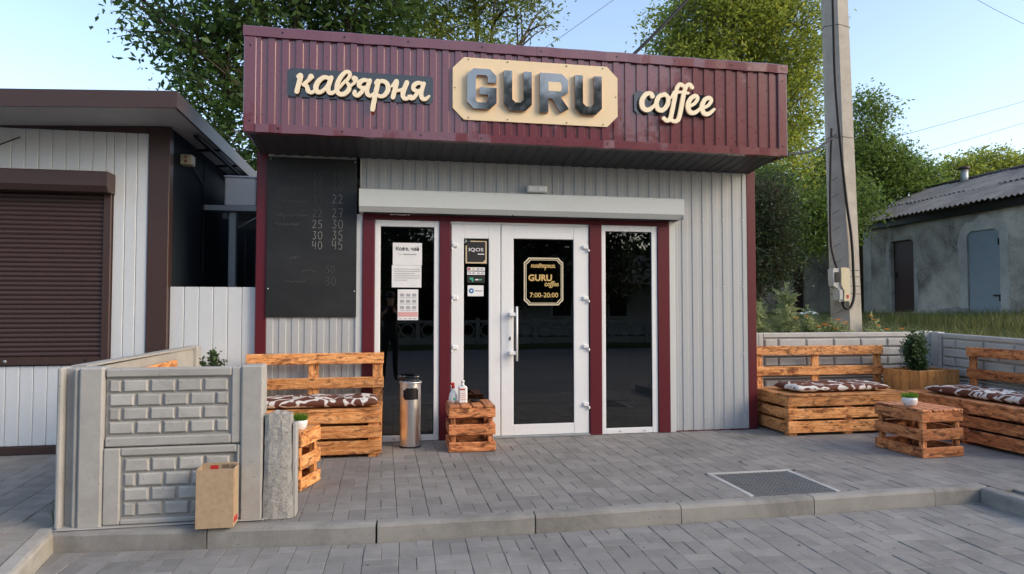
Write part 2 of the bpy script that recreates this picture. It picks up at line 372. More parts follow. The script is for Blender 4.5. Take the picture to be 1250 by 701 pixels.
M_leafB = leafy('sunlit_ash_leaf', (.085, .14, .022), (.18, .26, .042), (.34, .37, .070), .5)  # yellow of low sunlight is put into this leaf colour
M_leafC = leafy('shrub_leaf', (.05, .095, .020), (.09, .16, .033), (.16, .245, .055), .45)
M_leafD = leafy('dark_shrub_leaf', (.020, .036, .016), (.036, .06, .026), (.06, .09, .04), .35)
M_leafE = leafy('box_leaf', (.02, .05, .018), (.04, .085, .03), (.08, .14, .05), .35)
M_grass = leafy('grass_blade', (.045, .075, .018), (.075, .11, .028), (.15, .15, .06), .4)
M_potgrass = leafy('pot_grass_blade', (.06, .16, .015), (.10, .24, .025), (.16, .32, .05), .4)
M_weed = leafy('weed_leaf', (.16, .22, .09), (.24, .30, .14), (.36, .40, .22), .4)
M_petal = leafy('orange_petal', (.75, .20, .01), (.85, .28, .015), (.90, .38, .03), .3)
def cushion_mat():
    m = NT('brown_floral_cloth'); v = m.coord(scale=(1, 1, .35)); w = m.n('TexNoise'); w.inputs['Scale'].default_value = 7; w.inputs['Detail'].default_value = 1; m.l(v, w.inputs['Vector'])
    sw = m.n('VectorMath', operation='SCALE'); sw.inputs['Scale'].default_value = .16; m.l(w.outputs['Color'], sw.inputs[0]); ad = m.n('VectorMath', operation='ADD'); m.l(v, ad.inputs[0]); m.l(sw.outputs[0], ad.inputs[1])
    n = m.noise(ad.outputs[0], 7.5, 0); line = m.ramp(m.mth('ABSOLUTE', m.mth('SUBTRACT', n, .5)), [(.05, (1, 1, 1)), (.06, (0, 0, 0))])
    vo = m.n('TexVoronoi'); vo.inputs['Scale'].default_value = 6.5; m.l(ad.outputs[0], vo.inputs['Vector']); blob = m.ramp(vo.outputs['Distance'], [(.33, (1, 1, 1)), (.36, (0, 0, 0))])
    inner = m.ramp(vo.outputs['Distance'], [(.09, (0, 0, 0)), (.12, (1, 1, 1))])
    f = m.mth('MAXIMUM', line, m.mth('MULTIPLY', blob, inner)); tc = m.coord(); th = m.noise(tc, 400, 2)
    m.col(m.mix(f, (.13, .050, .034), (.66, .63, .60))).set(rough=.85, spec=.2).bump(th, .2, .002); return m.m
M_cush = cushion_mat()
def slate_mat():
    m = NT('weathered_asbestos_sheet'); v = m.coord(scale=(1, 1, 1)); a = m.noise(v, 1.5, 6, .7); b = m.noise(v, 40, 4, .7)
    col = m.ramp(m.mth('ADD', m.mth('MULTIPLY', a, .6), m.mth('MULTIPLY', b, .4)), [(.3, (.11, .103, .096)), (.5, (.21, .20, .19)), (.7, (.33, .315, .30))]); m.col(col).set(rough=.95, spec=.15).bump(b, .4, .01); return m.m
M_slate = slate_mat()
def stucco_mat():
    m = NT('stained_stucco'); v = m.coord(shift=False); a = m.noise(v, .8, 6, .65, .4); b = m.noise(v, 25, 5, .7)
    col = m.ramp(m.mth('ADD', m.mth('MULTIPLY', a, .75), m.mth('MULTIPLY', b, .25)), [(.36, (.11, .10, .09)), (.45, (.28, .258, .232)), (.56, (.44, .405, .36)), (.66, (.60, .56, .50))])
    m.col(col).set(rough=.95, spec=.15).bump(b, .5, .012); return m.m
M_stucco = stucco_mat()
M_patch = speckled('pale_plaster', (.46, .445, .42), .2, 3, 40, .95, .4, stain=((.2, .19, .18), .5))
M_bdoor = painted('brown_red_door_paint', (.050, .022, .018), .55, .2, .03, dirt=((.02, .012, .01), .5))
M_gdoor = painted('blue_grey_door_paint', (.22, .27, .31), .5, .06, .04, dirt=((.16, .18, .2), .4))
M_rubble = speckled('rubble', (.24, .225, .20), .3, 12, 60, .95, .5)
M_grate = speckled('rubber_grate', (.17, .168, .165), .2, 5, 90, .8, .3)
M_skin = flat('skin', (.45, .26, .19), .55); M_cloth = speckled('dark_cloth', (.02, .02, .022), .3, 10, 90, .9, .3)

# ------------------------------------------------------------------ ground, terrace, street, road, lawn
raw('ground', [(-160, -160, -.22), (200, -160, -.22), (200, 260, -.22), (-160, 260, -.22)], [(0, 1, 2, 3)], M_earth)['kind'] = 'structure'
raw('road', [(-60, -17.2, -.165), (14.5, -17.2, -.165), (14.5, -4.3, -.13), (-60, -4.3, -.13)], [(0, 1, 2, 3)], M_asph)['kind'] = 'structure'
structure(raw('side_verge', [(14.5, -17.2, .0), (90, -17.2, .0), (90, -4.2, .0), (14.5, -4.2, .0), (14.5, -17.2, -.2), (14.5, -4.2, -.2)], [(0, 1, 2, 3), (0, 3, 5, 4)], M_lawn))
raw('far_verge', [(-60, -60, -.02), (60, -60, -.02), (60, -17.2, -.02), (-60, -17.2, -.02), (-60, -17.2, -.2), (60, -17.2, -.2)], [(0, 1, 2, 3), (3, 2, 5, 4)], M_lawn)['kind'] = 'structure'
KB = [(-2.04, -2.27), (-1.05, -2.37), (-.07, -2.455), (.91, -2.46), (1.90, -2.44), (2.89, -2.42), (3.87, -2.40), (4.33, -2.395)]
def kerb_y(x): return float(np.interp(x, [p[0] for p in KB], [p[1] for p in KB]))
RT = Vector((math.cos(YAW), -math.sin(YAW), 0)); FW = Vector((math.sin(YAW)*math.cos(PITCH), math.cos(YAW)*math.cos(PITCH), math.sin(PITCH))); UP = RT.cross(FW)
def seen(p, m=.04):
    d = Vector(p) - CAM; k = d.dot(FW)
    if k < .5: return 0
    u, v = d.dot(RT)/k*FPX, d.dot(UP)/k*FPX
    return 1/k if abs(u) < .5+m and abs(v) < .2804+m else 0
def poly_paver(P, h=.05, c=.0032, g=.0011):
    """paver over a convex outline (corners around its own origin): chamfered top, small joint"""
    P = [Vector((x, y)) for x, y in P]; m = sum(P, Vector((0, 0)))/len(P); n = len(P)
    def inset(d): return [p-(p-m).normalized()*min(d*1.4, (p-m).length*.5) for p in P]
    a, b = inset(g), inset(g+c)
    V = [(p.x, p.y, -h) for p in a]+[(p.x, p.y, -c) for p in a]+[(p.x, p.y, 0) for p in b]
    F = [tuple(range(2*n, 3*n))]+[(i, (i+1) % n, n+(i+1) % n, n+i) for i in range(n)]+[(n+i, n+(i+1) % n, 2*n+(i+1) % n, 2*n+i) for i in range(n)]
    return V, F
def clip_poly(P, q, nrm):
    out = []; f = lambda p: (p[0]-q[0])*nrm[0]+(p[1]-q[1])*nrm[1]
    for i in range(len(P)):
        a, b = P[i], P[(i+1) % len(P)]; fa, fb = f(a), f(b)
        if fa >= 0: out.append(a)
        if fa*fb < 0: t = fa/(fa-fb); out.append((a[0]+(b[0]-a[0])*t, a[1]+(b[1]-a[1])*t))
    return out
def area(P): return abs(sum(P[i][0]*P[(i+1) % len(P)][1]-P[(i+1) % len(P)][0]*P[i][1] for i in range(len(P))))/2
def paving(bed, z, x0, x1, y0, y1, cuts, mat, mati, ang=0, ox=0, oy=0, limit=300):
    """basket-weave: squares of two pavers laid alternately, cut at the edges; the nearest are single parts, the rest one part"""
    S = .2; cells = []; ca, sa = math.cos(ang), math.sin(ang)
    for i in range(int((x0-ox)/S)-4, int((x1-ox)/S)+5):
        for j in range(int((y0-oy)/S)-4, int((y1-oy)/S)+5):
            for k in (0, 1):
                if (i+j) % 2: c = (i*S+S/2, j*S+(.25+.5*k)*S); d = (S, S/2)
                else: c = (i*S+(.25+.5*k)*S, j*S+S/2); d = (S/2, S)
                wx, wy = ox+c[0]*ca-c[1]*sa, oy+c[0]*sa+c[1]*ca
                if not (x0-.1 <= wx <= x1+.1 and y0-.1 <= wy <= y1+.1): continue
                P = [(wx+u*d[0]/2*ca-v*d[1]/2*sa, wy+u*d[0]/2*sa+v*d[1]/2*ca) for u, v in ((-1, -1), (1, -1), (1, 1), (-1, 1))]; a0 = area(P)
                for q, nr in cuts(wx, wy):
                    if P: P = clip_poly(P, q, nr)
                if len(P) < 3 or area(P) < .0006: continue
                cells.append((seen((wx, wy, z)), wx, wy, d, P, area(P) < a0*.999))
    cells.sort(key=lambda q: -q[0]); ms = {}
    for d in ((S, S/2), (S/2, S)):
        V, F = poly_paver([(u*d[0]/2, v*d[1]/2) for u, v in ((-1, -1), (1, -1), (1, 1), (-1, 1))]); me = bpy.data.meshes.new('paver'); me.from_pydata(V, [], F); me.materials.append(mat); ms[d] = me
    VV, FF = [], []
    for n, (q, x, y, d, P, cut) in enumerate(cells):
        dz = random.uniform(-.0022, .0022); t = (random.gauss(0, .006), random.gauss(0, .006), ang+random.gauss(0, .004))
        if cut or not (q > 0 and n < limit): V, F = poly_paver([(a-x, b-y) for a, b in P])
        if q > 0 and n < limit:
            if cut: me = bpy.data.meshes.new('paver'); me.from_pydata(V, [], F); link('paver', me, mat, bed, (x, y, z+dz*.5))
            else: link('paver', ms[d], mat, bed, (x, y, z+dz), t)
        else: o = len(VV); VV += [(v[0]+x, v[1]+y, v[2]+z+dz) for v in V]; FF += [tuple(a+o for a in f) for f in F]
    if VV: r = raw('paver_field', VV, FF, mati, bed); r['kind'] = 'stuff'
def edge(a, b, left=True):
    """half-plane to the left (or right) of the line a-b"""
    d = (b[0]-a[0], b[1]-a[1]); L = math.hypot(*d); n = (-d[1]/L, d[0]/L); return (a, n if left else (-n[0], -n[1]))
DRAIN = (2.51, 3.15, -2.385, -1.765)
def slab(name, pts, z, mat):
    n = len(pts); o = raw(name, [(x, y, z) for x, y in pts], [tuple(range(n))], mat); return structure(o)
bed_t = slab('terrace_paving', [(-2.0, kerb_y(-2)), (-.07, -2.43), (.91, -2.43), (4.33, -2.37), (4.33, -4.3), (9, -4.3), (9, .6), (-2.0, .6)], -.020, M_sand)
def kerb_edge(x, off, left):
    i = max(0, min(len(KB)-2, next((k for k in range(len(KB)-1) if x < KB[k+1][0]), len(KB)-2))); return edge((KB[i][0], KB[i][1]+off), (KB[i+1][0], KB[i+1][1]+off), left)
def cut_t(x, y):
    c = [((-1.99, 0), (1, 0)), ((6.46, 0), (-1, 0))]
    if x < 4.40: c.append(kerb_edge(x, .003, True))
    elif y < -2.3: c.append(((4.345, 0), (1, 0)))
    if x < 3.96: c.append(((0, -.002), (0, -1)))
    a, b, d, e = DRAIN[0]-.036, DRAIN[1]+.036, DRAIN[2]-.02, DRAIN[3]+.029
    k = [(x-a, ((a, 0), (-1, 0))), (b-x, ((b, 0), (1, 0))), (y-d, ((0, d), (0, -1))), (e-y, ((0, e), (0, 1)))]; m = min(k, key=lambda q: q[0])
    if m[0] > -.1: c.append(m[1])
    return c
paving(bed_t, 0, -2, 6.5, -4.2, .42, cut_t, M_pav, M_pavi, R(.6), .05, -2.41)
bed_s = slab('street_paving', [(-2.0, -2.40), (-1.0, -2.48), (4.30, -2.5), (4.30, -4.3), (-1.6, -4.3)], -.132, M_sand)
def cut_s(x, y): return [kerb_edge(x, -.094, False), ((4.215, 0), (-1, -.02)), edge((-1.93, -2.275), (-1.63, -4.1))]
paving(bed_s, -.110, -2.1, 4.3, -4.25, -2.4, cut_s, M_pavs, M_pavsi, R(-1.2), .06, -2.62)
bed_p = slab('path_paving', [(-2.02, .2), (-9, .2), (-9, -6), (-1.66, -6), (-1.80, -4.3), (-2.13, -2.30)], -.022, M_sand)
def cut_p(x, y): return [((0, -.022), (0, -1)), edge((-2.036, -2.29), (-1.736, -4.12), False) if y < -2.25 else ((-1.945, 0), (-1, 0))]
paving(bed_p, -.002, -4.6, -1.7, -4.2, 0, cut_p, M_pavp, M_pavpi, R(4), -2.2, -2.3)
# kerbs
def stone(name, a, b, mat, parent, w=.085, z0=-.24, z1=.004):
    a, b = Vector((*a, 0)), Vector((*b, 0)); L = (b-a).length; ang = math.atan2(b.y-a.y, b.x-a.x)
    nseg = 7; prof = [(0, z0), (w+.005, z0), (w, z1-.022), (w-.010, z1-.006), (w-.028, z1), (0, z1)]     # (distance in front of the back edge, height)
    V, F = [], []; m = len(prof)
    for i in range(nseg):
        u = .003 + (L-.006)*i/(nseg-1)
        for k, (d, z) in enumerate(prof):
            e = random.gauss(0, .0016) if 1 < k < 5 else 0
            V.append((u, -d+e, z+e))
    for i in range(nseg-1):
        for k in range(m): F.append((i*m+k, i*m+(k+1) % m, (i+1)*m+(k+1) % m, (i+1)*m+k))
    F += [tuple(range(m-1, -1, -1)), tuple(range((nseg-1)*m, nseg*m))]
    me = bpy.data.meshes.new(name); me.from_pydata(V, [], F); me.update()
    bm = bmesh.new(); bm.from_mesh(me); bmesh.ops.recalc_face_normals(bm, faces=bm.faces); bm.to_mesh(me); bm.free()
    return link(name, me, mat, parent, (a.x, a.y, random.uniform(-.002, .002)), (0, 0, ang))
kb = structure(thing('terrace_kerb', 'row of grey concrete kerb stones edging the raised terrace', 'kerb', (1, -2.45, 0))); del kb['category'], kb['label']
for a, b in zip(KB[:-1], KB[1:]): stone('kerb_stone', a, b, M_kerb, kb)
for k in range(2): stone('kerb_stone', (4.335-.03*k, -2.49-.93*k), (4.305-.03*k, -3.41-.93*k), M_kerb, kb)
kl = structure(thing('path_kerb', '', '', (-2, -3, 0))); del kl['category'], kl['label']
pk = [(-2.03, -2.275), (-1.88, -3.15), (-1.73, -4.1)]
for a, b in zip(pk[:-1], pk[1:]): stone('kerb_stone', b, a, M_kerbl, kl, w=.095)
# raised lawn behind the low fences
def lawn_z(x, y):
    return .86 + .30*min(1, max(0, math.hypot(max(0, x-6.6), max(0, y-.5)))/9.5) + .02*math.sin(x*1.7+y*.8) + .015*math.sin(y*2.3-x)
xs = [4.0, 4.5, 5, 5.5, 6, 6.56] + list(np.linspace(7.2, 14.4, 13)) + list(np.linspace(16, 70, 14)) + [200]
ys = [-4.2, -3.6, -3, -2, -1, 0, .47] + list(np.linspace(1, 13.4, 22)) + list(np.linspace(15, 60, 12)) + [200]
V = [(x, y, lawn_z(x, y)) for y in ys for x in xs]; n = len(xs); F = []
for j in range(len(ys)-1):
    for i in range(n-1):
        if ys[j] >= .46 or xs[i] >= 6.55: F.append((j*n+i, j*n+i+1, (j+1)*n+i+1, (j+1)*n+i))
used = sorted({k for f in F for k in f}); mp = {k: i for i, k in enumerate(used)}
structure(raw('lawn', [V[k] for k in used], [tuple(mp[k] for k in f) for f in F], M_lawn, sm=True))
V = [(-60, .6, -.05), (3.95, .6, -.05), (3.95, 120, .4), (-60, 120, .4)]
structure(raw('back_yard', V, [(0, 1, 2, 3)], M_lawn))

# ------------------------------------------------------------------ coffee kiosk building
cafe = thing('coffee_shop', 'small grey metal-clad coffee shop with burgundy sign fascia and white glazed doors', 'building', (1.34, 0, 0))
XL, XR = -1.27, 3.95
corrugated('wall_sheet', -1.165, -.335, 0, 2.80, .0, M_grey, cafe, depth=.0075)
corrugated('wall_sheet', 3.002, 3.845, 0.012, 2.80, .0, M_grey, cafe, off=.03, depth=.0075)
corrugated('wall_sheet', -.30, 3.0, 2.40, 2.80, .0, M_grey, cafe, off=.05, depth=.0075)
box('corner_post', XL, -1.165, -.012, .09, 0, 2.83, M_burgpost, cafe, .006)
box('corner_post', 3.845, XR, -.012, .09, 0, 2.83, M_burgpost, cafe, .006)
box('side_wall', XL, XL+.06, .09, 4.2, 0, 3.1, M_grey, cafe, 0); box('side_wall', XR-.06, XR, .09, 4.2, 0, 3.1, M_grey, cafe, 0)
box('back_wall', XL, XR, 4.2, 4.26, 0, 3.1, M_grey, cafe, 0)
box('edge_trim', -.335, -.272, -.016, .02, 0, 2.24, M_trim, cafe, .003); box('edge_trim', 2.935, 3.002, -.016, .02, 0, 2.24, M_trim, cafe, .003)
box('base_flashing', 3.002, 3.845, -.014, -.001, 0, .012, M_burgpost, cafe, .002)
for a, b in ((-.270, -.155), (.485, .594), (2.046, 2.176), (2.800, 2.933)): box('door_post', a, b, -.034, .05, -.0, 2.19, M_burgpost, cafe, .005)
box('lintel', -.270, 2.933, -.020, .05, 2.1905, 2.242, M_burgpost, cafe, .004)
# screws down the grey sheets
sv, sf = [], []
for x in (3.10, 3.33, 3.56, 3.79):
    for z in (.15, .82, 1.55, 2.28):
        v, f = tube_data([(x, -.0165, z), (x, -.009, z)], .007, 6); o = len(sv); sv += v; sf += [tuple(i+o for i in q) for q in f]
raw('screw_heads', sv, sf, M_trim, cafe)['kind'] = 'stuff'
# roller-shutter box: sloped lower lip, end cap
def shutter_box(parent, x0, x1, z0, z1, d, mat, y=-.004):
    pr = [(y, z0), (y-d*.80, z0), (y-d, z0+.05), (y-d, z1-.012), (y-d+.012, z1), (y, z1)]
    n = len(pr); V = [(x0, a, b) for a, b in pr] + [(x1, a, b) for a, b in pr]
    F = [tuple(range(n)), tuple(range(2*n-1, n-1, -1))] + [(i, i+n, (i+1) % n+n, (i+1) % n) for i in range(n)]
    o = raw('shutter_box', V, F, mat, parent); bm = bmesh.new(); bm.from_mesh(o.data); bmesh.ops.recalc_face_normals(bm, faces=bm.faces); bm.to_mesh(o.data); bm.free(); return o
sb = shutter_box(cafe, -.30, 3.02, 2.244, 2.462, .19, M_shutbox, -.0105)
prism('end_cap', [(3.021, 2.246), (3.029, 2.246), (3.029, 2.460), (3.021, 2.460)], -.195, -.012, M_trim, sb)
box('shutter_slot', -.26, 2.98, -.14, -.06, 2.236, 2.2435, M_black, sb, 0)
box('keyhole', 1.19, 1.21, -.190, -.185, 2.236, 2.243, M_black, sb, 0)
# windows and doors
def frame_parts(name, x0, x1, z0, z1, g, parent, y0=-.018, y1=.045, mat=M_white):
    gx0, gx1, gz0, gz1 = g
    box(name, x0, gx0, y0, y1, z0, z1, mat, parent, .004); box(name, gx1, x1, y0, y1, z0, z1, mat, parent, .004)
    box(name, gx0, gx1, y0+.001, y1, z0, gz0, mat, parent, .004); box(name, gx0, gx1, y0+.001, y1, gz1, z1, mat, parent, .004)
    w = .007                                                          # dark rubber seal
    for a, b, c, d in ((gx0, gx0+w, gz0, gz1), (gx1-w, gx1, gz0, gz1), (gx0+w, gx1-w, gz0, gz0+w), (gx0+w, gx1-w, gz1-w, gz1)): box('seal', a, b, y0+.010, y0+.022, c, d, M_black, parent, 0)
    raw('pane', [(gx0, y0+.018, gz0), (gx1, y0+.018, gz0), (gx1, y0+.018, gz1), (gx0, y0+.018, gz1)], [(0, 1, 2, 3)], M_glass, parent)
def window(x0, x1, z0, z1, g):
    w = bpy.data.objects.new('window', None); C.objects.link(w); w.parent = cafe; W[w] = Vector(((x0+x1)/2, 0, z0)); w.location = W[w]-W[cafe]
    frame_parts('frame', x0, x1, z0, z1, g, w)
    for dx in (.18, .45): box('drain_cap', x0+dx, x0+dx+.03, -.022, -.017, z0+.022, z0+.030, M_inkg, w, 0)
    return w
window(-.153, .483, .003, 2.188, (-.098, .430, .062, 2.125))
window(2.178, 2.798, .003, 2.188, (2.222, 2.735, .062, 2.125))
dr = bpy.data.objects.new('glazed_door', None); C.objects.link(dr); dr.parent = cafe; W[dr] = Vector((1.32, 0, 0)); dr.location = W[dr]-W[cafe]; dr['label'] = 'white glazed double entrance door with long pull handle'
frame_parts('side_leaf_frame', .602, 1.104, .022, 2.165, (.728, .984, .128, 2.02), dr)
frame_parts('door_leaf_frame', 1.112, 2.038, .022, 2.165, (1.240, 1.876, .132, 2.028), dr)
box('door_frame', .595, 2.045, -.006, .05, 2.167, 2.1895, M_white, dr, 0); box('threshold', .60, 2.04, -.05, .05, .002, .020, M_galv, dr, .003)
for z in (.32, .92, 1.42, 1.95):
    h = box('hinge', 1.972, 2.030, -.042, -.019, z-.020, z+.020, M_white, dr, .006); box('hinge_barrel', 2.022, 2.042, -.046, -.020, z-.050, z-.0205, M_white, h, .006)
    if z > .4: h = box('hinge', .610, .668, -.042, -.019, z-.020, z+.020, M_white, dr, .006); box('hinge_barrel', .598, .618, -.046, -.020, z-.050, z-.0205, M_white, h, .006)
hd = tubes('pull_handle', [([(1.262, -.085, .78), (1.262, -.085, 1.33)], .011)], M_white, dr, 12)
for z in (.86, 1.25): box('handle_bracket', 1.186, 1.262, -.088, -.019, z-.018, z+.018, M_white, hd, .005)
box('lock_cylinder', 1.196, 1.210, -.026, -.018, .985, 1.025, M_black, dr, .003)
# interior seen through the glass
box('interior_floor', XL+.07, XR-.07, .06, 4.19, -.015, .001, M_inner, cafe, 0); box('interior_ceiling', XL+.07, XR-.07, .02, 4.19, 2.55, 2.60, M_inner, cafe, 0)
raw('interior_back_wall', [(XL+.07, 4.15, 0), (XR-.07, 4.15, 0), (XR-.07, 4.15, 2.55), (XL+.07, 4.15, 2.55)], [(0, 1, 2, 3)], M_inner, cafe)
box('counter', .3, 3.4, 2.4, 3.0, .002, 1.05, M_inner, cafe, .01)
tubes('strip_lamp', [([(-.12, .62, 2.36), (.42, 1.10, 2.36)], .014)], M_tube, cafe)
# roof and fascia
YF = -.60
box('roof_sheet', XL, XR, -.55, 4.3, 3.10, 3.16, M_grey, cafe, 0)
corrugated('fascia_sheet', XL+.10, XR-.09, 2.93, 3.70, YF, M_burg, cafe, off=.02)
box('fascia_corner_trim', XL-.004, XL+.10, YF-.022, YF+.06, 2.853, 3.70, M_burg, cafe, .006); box('fascia_corner_trim', XR-.09, XR+.006, YF-.022, YF+.06, 2.853, 3.70, M_burg, cafe, .006)
def cap(name, x0, x1, pr):                                           # long folded sheet, gently uneven
    n = len(pr); k = 24; V, F = [], []
    for i in range(k):
        x = x0+(x1-x0)*i/(k-1); e = .003*math.sin(i*1.9)+random.gauss(0, .0012)
        V += [(x, a+e*.6, b+e) for a, b in pr]
    for i in range(k-1):
        for j in range(n): F.append((i*n+j, i*n+(j+1) % n, (i+1)*n+(j+1) % n, (i+1)*n+j))
    F += [tuple(range(n)), tuple(range(k*n-1, (k-1)*n-1, -1))]
    o = raw(name, V, F, M_burg, cafe); bm = bmesh.new(); bm.from_mesh(o.data); bmesh.ops.recalc_face_normals(bm, faces=bm.faces); bm.to_mesh(o.data); bm.free()
cap('fascia_top_trim', XL-.012, 1.35, [(YF-.030, 3.70), (YF-.030, 3.783), (YF-.018, 3.793), (YF+.16, 3.783), (YF+.16, 3.70)])
cap('fascia_top_trim', 1.352, XR+.012, [(YF-.032, 3.70), (YF-.032, 3.783), (YF-.018, 3.794), (YF+.16, 3.783), (YF+.16, 3.70)])
cap('fascia_bottom_trim', XL+.10, 1.35, [(YF-.026, 2.853), (YF-.026, 2.928), (YF-.012, 2.932), (YF+.05, 2.932), (YF+.05, 2.853)])
cap('fascia_bottom_trim', 1.351, XR-.09, [(YF-.027, 2.853), (YF-.027, 2.928), (YF-.012, 2.932), (YF+.05, 2.932), (YF+.05, 2.853)])
for x in (XL, XR-.03): raw('fascia_side', [(x, YF+.06, 2.853), (x, 1.2, 2.853), (x, 1.2, 3.55), (x, YF+.06, 3.70), (x+.03, YF+.06, 2.853), (x+.03, 1.2, 2.853), (x+.03, 1.2, 3.55), (x+.03, YF+.06, 3.70)], [(0, 1, 2, 3), (7, 6, 5, 4), (0, 4, 5, 1), (2, 6, 7, 3), (1, 5, 6, 2), (0, 3, 7, 4)], M_burg, cafe)
raw('fascia_back', [(XL, -.45, 3.16), (XR, -.45, 3.16), (XR, -.45, 3.70), (XL, -.45, 3.70)], [(0, 1, 2, 3)], M_grey, cafe)
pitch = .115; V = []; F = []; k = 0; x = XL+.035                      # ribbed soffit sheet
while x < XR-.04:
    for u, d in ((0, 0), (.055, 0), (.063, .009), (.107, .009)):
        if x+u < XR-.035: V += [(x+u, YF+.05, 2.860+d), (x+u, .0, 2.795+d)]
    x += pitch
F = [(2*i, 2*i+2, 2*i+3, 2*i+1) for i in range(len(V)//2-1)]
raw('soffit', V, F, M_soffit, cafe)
sv, sf = [], []
for x in np.arange(XL+.25, XR, .62):
    for z, y in ((3.745, YF-.031), (2.89, YF-.027)):
        xx = x+random.uniform(-.08, .08); v, f = tube_data([(xx, y-.004, z), (xx, y+.004, z)], .008, 6); o = len(sv); sv += v; sf += [tuple(i+o for i in q) for q in f]
for x in (XL+.05, XR-.045):
    for z in (3.62, 2.95): v, f = tube_data([(x, YF-.026, z), (x, YF-.018, z)], .008, 6); o = len(sv); sv += v; sf += [tuple(i+o for i in q) for q in f]
raw('screw_heads', sv, sf, M_black, cafe)['kind'] = 'stuff'

# ------------------------------------------------------------------ signs on the fascia
def oct_poly(x0, x1, z0, z1, c, sk=0): return [(x, z+sk*(x-x0)) for x, z in ((x0+c, z0), (x1-c, z0), (x1, z0+c), (x1, z1-c), (x1-c, z1), (x0+c, z1), (x0, z1-c), (x0, z0+c))]
YS = YF-.012
s1 = thing('script_sign', 'cream Cyrillic script lettering on a grey backing strip, left end of the fascia', 'sign', (-.25, YS, 3.2))
prism('backing', oct_poly(-.905, .375, 3.185, 3.440, .025), YS-.006, YS, M_backg, s1)
KAV = [([(80, 132), (98, 122), (90, 165), (68, 258)], [16, 20, 19, 18]), ([(182, 128), (160, 160), (118, 196)], [22, 14, 12]), ([(118, 196), (148, 212), (160, 250), (190, 262), (225, 235)], [13, 18, 18, 15, 10]),
       ([(335, 145), (292, 132), (245, 162), (220, 215), (235, 257), (272, 250), (312, 205), (336, 150)], [15, 17, 19, 20, 19, 15, 13, 13]), ([(345, 132), (320, 215), (328, 257), (355, 262), (392, 232)], [17, 19, 19, 15, 10]),
       ([(388, 240), (392, 190), (418, 130), (455, 88), (487, 82), (496, 108), (478, 142), (440, 180), (402, 225)], [17, 18, 18, 16, 15, 15, 14, 12, 11]), ([(392, 205), (390, 242), (412, 270), (448, 270), (482, 240), (492, 202), (476, 176)], [18, 19, 19, 18, 18, 17, 13]),
       ([(532, 135), (546, 142), (532, 172), (505, 198)], [22, 18, 13, 8]),
       ([(655, 155), (612, 147), (577, 168), (572, 197), (600, 214), (640, 207)], [14, 17, 19, 18, 14, 12]), ([(660, 150), (637, 222), (642, 266), (667, 280), (695, 258)], [17, 19, 19, 15, 10]), ([(612, 212), (588, 255), (557, 280), (532, 266), (538, 246)], [14, 17, 17, 15, 14]),
       ([(706, 170), (728, 156), (705, 270), (683, 395)], [12, 18, 20, 19]), ([(715, 185), (755, 152), (798, 168), (812, 215), (790, 264), (752, 284), (716, 268)], [10, 16, 19, 20, 18, 16, 13]),
       ([(842, 195), (868, 165), (882, 160), (852, 288)], [10, 16, 20, 19]), ([(865, 232), (905, 228), (938, 215)], [13, 12, 13]), ([(968, 160), (936, 250), (944, 292), (972, 298), (1004, 272)], [20, 20, 19, 15, 10]),
       ([(1105, 168), (1062, 160), (1028, 182), (1026, 216), (1058, 230), (1098, 218)], [14, 17, 19, 18, 14, 12]), ([(1112, 165), (1090, 240), (1096, 288), (1122, 300), (1158, 272)], [17, 19, 19, 16, 10]), ([(1066, 230), (1042, 270), (1014, 295), (990, 288), (985, 275)], [14, 17, 17, 15, 11])]
def design(strokes, slope, k): return [([(x*k, -(y-slope*x)*k) for x, y in p], [q*k for q in r] if isinstance(r, list) else r*k) for p, r in strokes]
kav_me = contour_mesh('lettering', design(KAV, .037, .001065), .0038, .011)
me = kav_me.copy(); link('lettering', me, M_letter, s1, (-.895, YS-.036, 3.446-.037*0+.045))
s2 = thing('name_sign', 'cream octagonal sign with mirrored GURU block letters at the centre of the fascia', 'sign', (1.35, YS, 3.05))
prism('backing', oct_poly(.555, 2.148, 3.055, 3.640, .105), YS-.016, YS, M_cream, s2)
def U_(w, h, s, c, ci): return [(0, h), (s, h), (s, s+ci), (s+ci, s), (w-s-ci, s), (w-s, s+ci), (w-s, h), (w, h), (w, c), (w-c, 0), (c, 0), (0, c)]
def G_(w, h, s, c, ci): return [(c, 0), (w-c, 0), (w, c), (w, h*.54), (w*.42, h*.54), (w*.42, h*.36), (w-s, h*.36), (w-s, s*.72+ci*.6), (w-s-ci*.6, s*.72), (s+ci*.6, s*.72), (s, s*.72+ci*.6), (s, h-s*.72-ci*.6), (s+ci*.6, h-s*.72), (w-s-ci*.6, h-s*.72), (w-s, h-s*.72-ci*.6), (w-s, h*.66), (w, h*.66), (w, h-c), (w-c, h), (c, h), (0, h-c), (0, c)]
def R_(w, h, s, c): return [(0, 0), (s, 0), (s, h*.36), (w*.42, h*.36), (w*.74, -.0), (w*1.02, h*.12), (w*.74, h*.40), (w, h*.52), (w, h-c), (w-c, h), (0, h)]
lw, lh, ls = .275, .375, .082
for nm, x, poly in (('G', .685, G_(lw, lh, ls, .062, .03)), ('U', 1.03, U_(lw-.01, lh, ls-.004, .062, .03)), ('R', 1.372, R_(lw, lh, ls, .06)), ('U', 1.715, U_(lw-.01, lh, ls-.004, .062, .03))):
    L = prism('letter', [(x+a, 3.155+b) for a, b in poly], YS-.050, YS-.040, M_mirror, s2)
    e = prism('letter_edge', [(x+a, 3.155+b) for a, b in poly], YS-.0395, YS-.0165, M_coppered, L)
    if nm == 'R': prism('letter_hole', [(x+ls, 3.155+lh*.55), (x+lw-ls*.95, 3.155+lh*.55), (x+lw-ls*.8, 3.155+lh*.60), (x+lw-ls*.8, 3.155+lh*.73), (x+lw-ls*.95, 3.155+lh*.78), (x+ls, 3.155+lh*.78)], YS-.0515, YS-.0505, M_cream, L)
